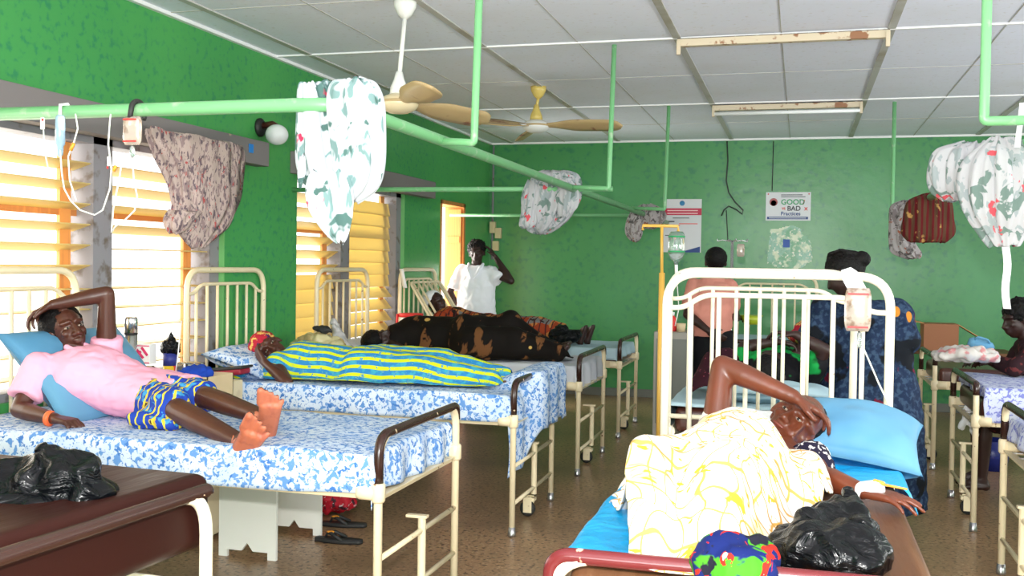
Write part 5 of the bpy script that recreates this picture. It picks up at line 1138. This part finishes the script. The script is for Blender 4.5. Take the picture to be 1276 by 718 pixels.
# cup and small items
c = aY(236, 470, 4.8); c.z = lz; t_ = M().lathe([(0, 0), (.024, 0), (.03, .09), (.027, .09), (.022, .006), (0, .006)], c, 20).build('cup', MT['steel']); tag(t_, 'small steel cup on the cream locker behind the blue cloth', 'cup')
m = M(); c = aY(228, 470, 4.7); c.z = lz+.02; m.ell(c, (.035, .03, .02)); m.ell(c+V((.03, .01, .012)), .02); o = blob('crumpled_tissue', m, .006, MT['white_cloth'], None, 1, .006, 30); tag(o, 'crumpled white tissue on the cream locker', 'tissue')
# carton with blue cloth
MT['card'] = mat('pale_cardboard', (.66, .52, .32), .7, layers=[('noise', 5, .5, .8, (.58, .44, .26))])
bx = aY(236, 505, 4.55); cx_, cy_ = bx.x, 4.62
t = thing('cardboard_carton', 'open pale cardboard carton holding blue cloth beside the locker', 'carton', (cx_, cy_, .62))
w_, d_, z0_, z1_ = .27, .24, .745, .86
m = M(); m.bb((cx_-w_/2, cy_-d_/2, z0_), (cx_+w_/2, cy_+d_/2, z0_+.005)); 
for (xa, ya, xb, yb) in ((-w_/2, -d_/2, w_/2, -d_/2+.005), (-w_/2, d_/2-.005, w_/2, d_/2), (-w_/2, -d_/2, -w_/2+.005, d_/2), (w_/2-.005, -d_/2, w_/2, d_/2)): m.bb((cx_+xa, cy_+ya, z0_), (cx_+xb, cy_+yb, z1_))
m.build('carton_body', MT['card'], t, world=True, smooth=False); M().bb((cx_+.07, cy_-d_/2-.004, z1_-.05), (cx_+.13, cy_-d_/2-.001, z1_-.01)).build('hand_hole', MT['rubber'], t, world=True, smooth=False)
m = M(); c = V((cx_-.01, cy_, z1_)); m.ell(c, (.085, .08, .045)); m.ell(c+V((.04, 0, .01)), (.05, .06, .035)); m.ell(c+V((-.06, -.02, -.01)), (.05, .05, .03)); o = blob('blue_cloth', m, .008, col('royal_blue_cloth', (.015, .06, .42), .8), None, 2, .012, 18); tag(o, 'crumpled royal blue cloth in the open carton', 'cloth')
# handbag by the pillow of bed three
c = aY(285, 464, 5.25)
t = thing('handbag', 'flat black and red bag lying beside the flowered pillow', 'bag', c-V((0, 0, .03)))
M().box(c, (.22, .12, .035), Matrix.Rotation(-.12, 3, 'Y')).build('bag_side', col('bag_red', (.30, .01, .03)), t, world=True, bevel=.012)
M().box(c+V((0, .01, .022)), (.23, .14, .016), Matrix.Rotation(-.12, 3, 'Y')).build('bag_flap', MT['rubber'], t, world=True, bevel=.006)
M().box(c+V((.03, 0, .032)), (.03, .02, .004)).build('clasp', col('brass', (.6, .4, .1), .3), t, world=True)
# white bench under / beside bed two
def notched(x0, x1, y, z1, th=.018):
    xm = (x0+x1)/2; o_ = [(x0, 0), (x0+.045, 0), (x0+.045, .035), (xm-.03, .035), (xm, .075), (xm+.03, .035), (x1-.045, .035), (x1-.045, 0), (x1, 0), (x1, z1), (x0, z1)]
    m = M(); n = len(o_); vs = [(x, y, z) for x, z in o_]+[(x, y+th, z) for x, z in o_]
    return m.add(vs, [tuple(range(n)), tuple(range(2*n-1, n-1, -1))]+[(i, (i+1) % n, n+(i+1) % n, n+i) for i in range(n)])
t = thing('wooden_bench', 'white wooden bench with notched end panels under the bed of the woman in pink', 'bench', (-2.53, 4.66, 0))
bz = .42
notched(-2.715, -2.405, 4.42, bz).build('end_panel', MT['lockerw'], t, world=True, smooth=False)
notched(-2.715, -2.405, 4.90, bz).build('end_panel', MT['lockerw'], t, world=True, smooth=False)
M().bb((-2.76, 4.38, bz), (-2.41, 4.96, bz+.022)).build('bench_top', MT['lockerw'], t, world=True, smooth=False, bevel=.003)
# red bag under bed
c = aZ(398, 640, 0); c.z = .085
m = M(); m.ell(c, (.16, .10, .085)); m.ell(c+V((.13, .02, -.01)), (.09, .08, .06)); m.ell(c+V((-.08, 0, .0)), (.12, .1, .07)); o = blob('cloth_bundle', m, .012, mat('red_floral_cloth', (.60, .01, .03), .6, layers=[('noise', 22, .56, .60, (.05, .01, .02)), ('noise', 35, .62, .66, (.8, .6, .6))]), None, 2, .018, 12); tag(o, 'shiny red floral bundle on the floor under the second bed', 'bundle')
# flip-flops
def flipflop(c, ang, label, s=1.0):
    t = thing('flip_flop', label, 'sandal', c, ang, 'pair of black flip-flops'); n = 40; R = []
    def outl(u): # half width
        return .036*(.75+.42*sin(pi*min(1, u*1.15)**1.3)+.0)*(1 if .06 < u < .94 else sqrt(max(.05, 1-((.06-u)/.06 if u < .5 else (u-.94)/.06)**2)))
    pts = [(-.13+.26*i/n, outl(i/n)) for i in range(n+1)]; loop = [(x, w) for x, w in pts]+[(x, -w) for x, w in reversed(pts)]
    M().rings([[V((x, y, z)) for x, y in loop] for z in (.002, .020)]).build('sandal_sole', MT['rubber'], t)
    M().tube([V((.075, 0, .02)), V((.062, 0, .045)), V((.03, .02, .048)), V((-.03, .038, .02))], [.006, .007, .010, .008], 8).build('strap', MT['rubber'], t)
    M().tube([V((.075, 0, .02)), V((.062, 0, .045)), V((.03, -.02, .048)), V((-.03, -.038, .02))], [.006, .007, .010, .008], 8).build('strap', MT['rubber'], t)
    M().ell((.045, 0, .052), (.022, .016, .005), 12, 6).build('orange_badge', MT['orange_p'], t)
c = aZ(428, 656, 0); flipflop((c.x, c.y, 0), pi+.15, 'black flip-flop on the floor, nearer the red bundle')
c = aZ(422, 676, 0); flipflop((c.x, c.y, 0), pi+.05, 'black flip-flop on the floor, nearer the camera')

# black bag on the near left bed
def lump(name, label, cat, parts, mt, vox=.008, sm=2, wr=.012, ws=14, group=None):
    m = M()
    for p in parts:
        if len(p) == 2: m.ell(p[0], p[1])
        else: m.cap(p[0], p[1], p[2], p[3])
    o = blob(name, m, vox, MT[mt] if isinstance(mt, str) else mt, None, sm, wr, ws); return tag(o, label, cat, group)
MZ = .90
def on(x, y, Y): return aY(x, y, Y)
lump('plastic_bag', 'crumpled black plastic bag on the bare mattress in the lower left corner', 'bag',
     [(on(65, 640, 1.98), (.13, .13, .06)), (on(10, 640, 1.95), (.16, .13, .07)), (on(110, 625, 2.0), (.055, .07, .07)), (on(85, 592, 2.0), .055, on(52, 559, 2.0), .010), (on(105, 598, 2.0), .050, on(75, 567, 2.0), .018), (on(85, 600, 2.0), (.075, .07, .06)), (on(20, 612, 2.0), (.13, .1, .075)), (on(50, 605, 2.0), (.08, .09, .07)), (on(125, 628, 2.05), .045, on(105, 590, 2.02), .045)], 'black_plastic', .0055, 2, -.018, 9)
lump('white_bag', 'white plastic bag behind the black bag at the left edge', 'bag', [(on(8, 612, 2.25), (.08, .06, .05)), (on(30, 604, 2.28), (.05, .05, .03))], 'white_cloth', .008, 2, .012, 12)
# bag and wrapper on the nearest aisle bed
lump('plastic_bag', 'black plastic carrier bag in front of the patient on the nearest bed', 'bag',
     [(on(1040, 690, 2.42), (.125, .10, .075)), (on(1000, 690, 2.45), (.09, .09, .06)), (on(1078, 695, 2.40), (.05, .08, .045)), (on(1030, 672, 2.55), .075, on(1056, 622, 2.75), .012), (on(985, 672, 2.55), .045, on(1048, 626, 2.72), .016), (on(1010, 665, 2.5), .06, on(1050, 640, 2.7), .03), (on(1075, 670, 2.5), .04, on(1055, 612, 2.8), .010)], 'black_plastic', .0050, 2, -.018, 9)
MT['wrapper'] = mat('blue_green_red_wax_print', (.006, .014, .10), .75, layers=[('noise', 9, .55, .57, (.05, .24, .015), None, 1), ('noise', 15, .60, .61, (.45, .02, .012), None, 1.5), ('noise', 18, .60, .62, (.01, .01, .02)), ('noise', 26, .66, .68, (.75, .8, .75))], bump=('noise', 10, .5))
lump('wax_print_cloth', 'bundled blue, green and red wax print cloth at the foot of the nearest bed', 'cloth',
     [(on(905, 705, 2.20), (.075, .07, .07)), (on(885, 712, 2.18), (.04, .05, .055)), (on(935, 698, 2.25), (.06, .06, .055)), (on(925, 712, 2.15), (.07, .05, .05)), (on(950, 690, 2.3), (.03, .04, .04))], 'wrapper', .007, 2, -.012, 9)

# things behind the beds, left
lump('plastic_bag', 'pale yellow plastic bag of belongings on the head end behind the blue and yellow dress', 'bag', [(on(395, 428, 6.35), (.16, .10, .075)), (on(375, 432, 6.35), (.08, .08, .05)), (on(418, 432, 6.35), (.07, .08, .06)), (on(398, 455, 6.35), (.17, .10, .09))], mat('pale_yellow_plastic', (.62, .55, .30), .3, layers=[('noise', 10, .55, .6, (.45, .34, .16))]), .010, 2, .016, 12)
lump('black_pouch', 'small black pouch on top of the pale yellow bag', 'pouch', [(on(405, 411, 6.3), .028, on(392, 409, 6.3), .018), (on(408, 411, 6.3), .022, on(413, 413, 6.3), .012)], 'rubber', .007, 2, .006, 20)
lump('clear_bag', 'translucent plastic bag standing beside the pale yellow bag', 'bag', [(on(425, 425, 6.5), .05, on(414, 398, 6.5), .015), (on(430, 435, 6.5), (.06, .05, .05))], mat('frosted_plastic', (.62, .60, .60), .25, trans=.3), .009, 1, .014, 12)
t_l = thing('bedside_table', 'low wooden table holding bags between the third and fourth beds', 'table', (-3.05, 6.38, 0))
M().bb((-3.34, 6.20, .70), (-2.72, 6.70, .735)).build('table_top', MT['locker'], t_l, world=True, bevel=.004)
for x in (-3.31, -2.75):
    for y in (6.23, 6.67): M().bb((x-.015, y-.015, 0), (x+.015, y+.015, .70)).build('leg', MT['locker'], t_l, world=True, smooth=False)
M_l = thing('bedside_locker', 'cream bedside locker under the red and white bucket', 'locker', (-3.2, 8.26, 0))
b_ = aY(512, 400, 8.28); zb = b_.z-.12
M().bb((-3.42, 8.12, .02), (b_.x+.14, 8.42, zb-.002)).build('cabinet_body', MT['locker'], M_l, world=True, bevel=.005); M().bb((-3.3, 8.108, .2), (b_.x+.1, 8.119, zb-.08)).build('panel', MT['lockerw'], M_l, world=True, smooth=False)
t = thing('bucket', 'red and white bucket beside the slanted backrest of the furthest left bed', 'bucket', (b_.x, 8.28, zb))
M().lathe([(0, 0), (.085, 0), (.10, .17), (.092, .17), (.08, .01), (0, .01)], (b_.x, 8.28, zb), 28).build('bucket_body', MT['lockerw'], t, world=True)
M().lathe([(.098, .155), (.107, .155), (.107, .185), (.098, .185)], (b_.x, 8.28, zb), 28).build('bucket_rim', MT['ivred'], t, world=True)
M().tube([(b_.x-.1, 8.22, b_.z+.06), (b_.x-.1, 8.2, b_.z-.1)], .012, 8).build('bucket_handle', MT['ivred'], t, world=True)
lump('handbag', 'black shiny bag on the feet end of the furthest left bed', 'bag', [(on(705, 421, 8.72), (.13, .08, .055)), (on(690, 417, 8.72), .05, on(720, 416, 8.72), .04), (on(700, 410, 8.72), (.06, .05, .04))], 'black_plastic', .009, 2, .010, 16)
o = ribbon('white_tape', 'white tape tied on the headboard post of the furthest left bed', [aY(500+i*1.2, 335+i*6, 8.5) for i in range(5)], .04, 'white_cloth')

# ================================================================ THINGS ON THE RIGHT
t = thing('side_table', 'low dark wooden table against the back wall on the right', 'table', (1.3, 10.4, 0))
tx0, tx1 = aY(1120, 440, 10.4).x, aY(1260, 440, 10.4).x; tz = aY(1165, 437, 10.2).z
M().bb((tx0, 10.1, tz-.03), (tx1, 10.7, tz)).build('table_top', MT['matbrown'], t, world=True, bevel=.004)
for x in (tx0+.04, tx1-.04):
    for y in (10.14, 10.66): M().bb((x-.02, y-.02, 0), (x+.02, y+.02, tz-.03)).build('leg', MT['matbrown'], t, world=True, smooth=False)
MT['card_d'] = mat('brown_cardboard', (.36, .14, .06), .6)
cc = aY(1170, 422, 10.3)
t = thing('cardboard_carton', 'open brown cardboard carton on the dark table by the back wall', 'carton', (cc.x, 10.3, tz))
M().bb((cc.x-.15, 10.15, tz+.001), (cc.x+.15, 10.45, tz+.25)).build('carton_body', MT['card_d'], t, world=True, bevel=.004)
for (a_, b_) in (((cc.x-.15, tz+.25), (cc.x-.33, tz+.28)), ((cc.x+.15, tz+.25), (cc.x+.36, tz+.12))):
    m = M(); m.tube([V((a_[0], 10.3, a_[1])), V((b_[0], 10.3, b_[1]))], .006, 4); m = M(); m.add([(a_[0], 10.15, a_[1]), (a_[0], 10.45, a_[1]), (b_[0], 10.45, b_[1]), (b_[0], 10.15, b_[1])], [(0, 1, 2, 3)]); solid(m.build('carton_flap', mat('cardboard_flap', (.60, .30, .10), .6), t, world=True, smooth=False), .006)
lump('folded_bedding', 'pile of pink and white bedding on the foot of the second right bed', 'bedding', [(on(1205, 441, 6.75), (.17, .14, .05)), (on(1180, 443, 6.75), (.10, .13, .04)), (on(1228, 444, 6.75), (.09, .12, .04))], mat('pink_white_bedding', (.60, .56, .52), .8, layers=[('noise', 16, .55, .62, (.60, .25, .25)), ('noise', 7, .55, .7, (.40, .42, .50))]), .012, 2, .018, 12)
c = on(1222, 431, 7.0)
t = thing('plastic_jug', 'light blue plastic jug lying on the bedding of the second right bed', 'jug', c)
M().lathe([(0, -.075), (.03, -.072), (.042, -.05), (.046, .02), (.036, .06), (.02, .075), (0, .075)], c, 22, (1, 0, -.25)).build('jug_body', MT['pillow_blue'], t, world=True)
M().tube(fillet([c+V((-.04, -.02, .03)), c+V((-.03, -.05, .06)), c+V((.04, -.05, .04)), c+V((.045, -.02, .01))], .02, 3), .007, 8).build('jug_handle', MT['pillow_blue'], t, world=True)
lump('hanging_rag', 'white knotted rag hanging under the second right bed', 'cloth', [(on(1208, 505, 6.8), .02, on(1204, 518, 6.8), .016), (on(1206, 515, 6.8), .016, on(1198, 532, 6.8), .024), (on(1206, 515, 6.8), .014, on(1215, 540, 6.8), .026)], 'white_cloth', .009, 2, .010, 16)
c = aZ(1236, 585, 0)
t = thing('bucket', 'dark blue plastic bucket on the floor under the right beds', 'bucket', (c.x, c.y, 0))
M().lathe([(0, .001), (.10, .001), (.125, .22), (.117, .22), (.093, .012), (0, .012)], (c.x, c.y, 0), 28).build('bucket_body', col('navy_plastic', (.01, .02, .18), .35), t, world=True)
M().tube([V((c.x+.125*cos(a*pi/10), c.y-.02, .215-.09*sin(a*pi/10))) for a in range(11)], .004, 6).build('bucket_handle', MT['steel'], t, world=True)
# small things beyond the headboards
c = on(936, 397, 8.15)
t = thing('bowl', 'lime green plastic bowl held near the person in salmon shirt', 'bowl', c-V((0, 0, .04)))
M().lathe([(0, -.045), (.05, -.045), (.085, .02), (.078, .02), (.046, -.037), (0, -.037)], c, 28).build('bowl_body', col('lime_plastic', (.45, .55, .03), .35), t, world=True)
M().lathe([(.078, .018), (.09, .018), (.09, .026), (.078, .026)], c, 28).build('bowl_rim', col('lime_dark', (.30, .42, .02), .35), t, world=True)
t = thing('bedside_locker', 'narrow grey locker with bottles left of the person in salmon shirt', 'locker', (aY(841, 420, 7.7).x, 7.7, 0)); q = t.location
lt = aY(841, 412, 7.7).z
M().bb((q.x-.13, 7.5, .02), (q.x+.13, 7.9, lt)).build('cabinet_body', mat('grey_locker', (.30, .28, .24), .5), t, world=True, bevel=.005)
M().bb((q.x-.11, 7.49, .30), (q.x+.11, 7.499, lt-.05)).build('panel', MT['skirt'], t, world=True, smooth=False)
c = V((q.x-.01, 7.62, lt))
t = thing('bottle', 'small red bottle with white cap on the grey locker', 'bottle', c)
M().lathe([(0, 0), (.028, 0), (.03, .01), (.03, .09), (.012, .115), (0, .115)], c, 20).build('bottle_body', MT['ivred'], t, world=True)
M().lathe([(0, .115), (.014, .115), (.014, .14), (0, .14)], c, 16).build('bottle_cap', MT['whitep'], t, world=True)
c = V((q.x+.055, 7.6, lt)); tag(M().lathe([(0, 0), (.03, 0), (.036, .06), (.032, .06), (.026, .006), (0, .006)], c, 20).build('cup', MT['card']), 'small yellowish cup beside the red bottle', 'cup')
lump('headwrap_cloth', 'dark red and yellow cloth heaped on the aisle bed beyond the second patient', 'cloth', [(on(1020, 410, 6.5), (.14, .10, .07)), (on(1035, 400, 6.5), (.07, .07, .05)), (on(1000, 420, 6.5), (.09, .1, .05))], 'scarf_red', .012, 2, .014, 12)
lump('white_printed_bag', 'crumpled black and white bag on the heaped dark red cloth', 'bag', [(on(1024, 414, 6.35), .04, on(1012, 422, 6.35), .03)], 'bw_print', .008, 2, .010, 20)
sheet('bed_sheet', 'pale blue sheet on the aisle bed against the back wall', (-.28, 10.9, 0), -HP, .755, drops=(.1, .1, .1), seed=17, mt='pale_sheet')
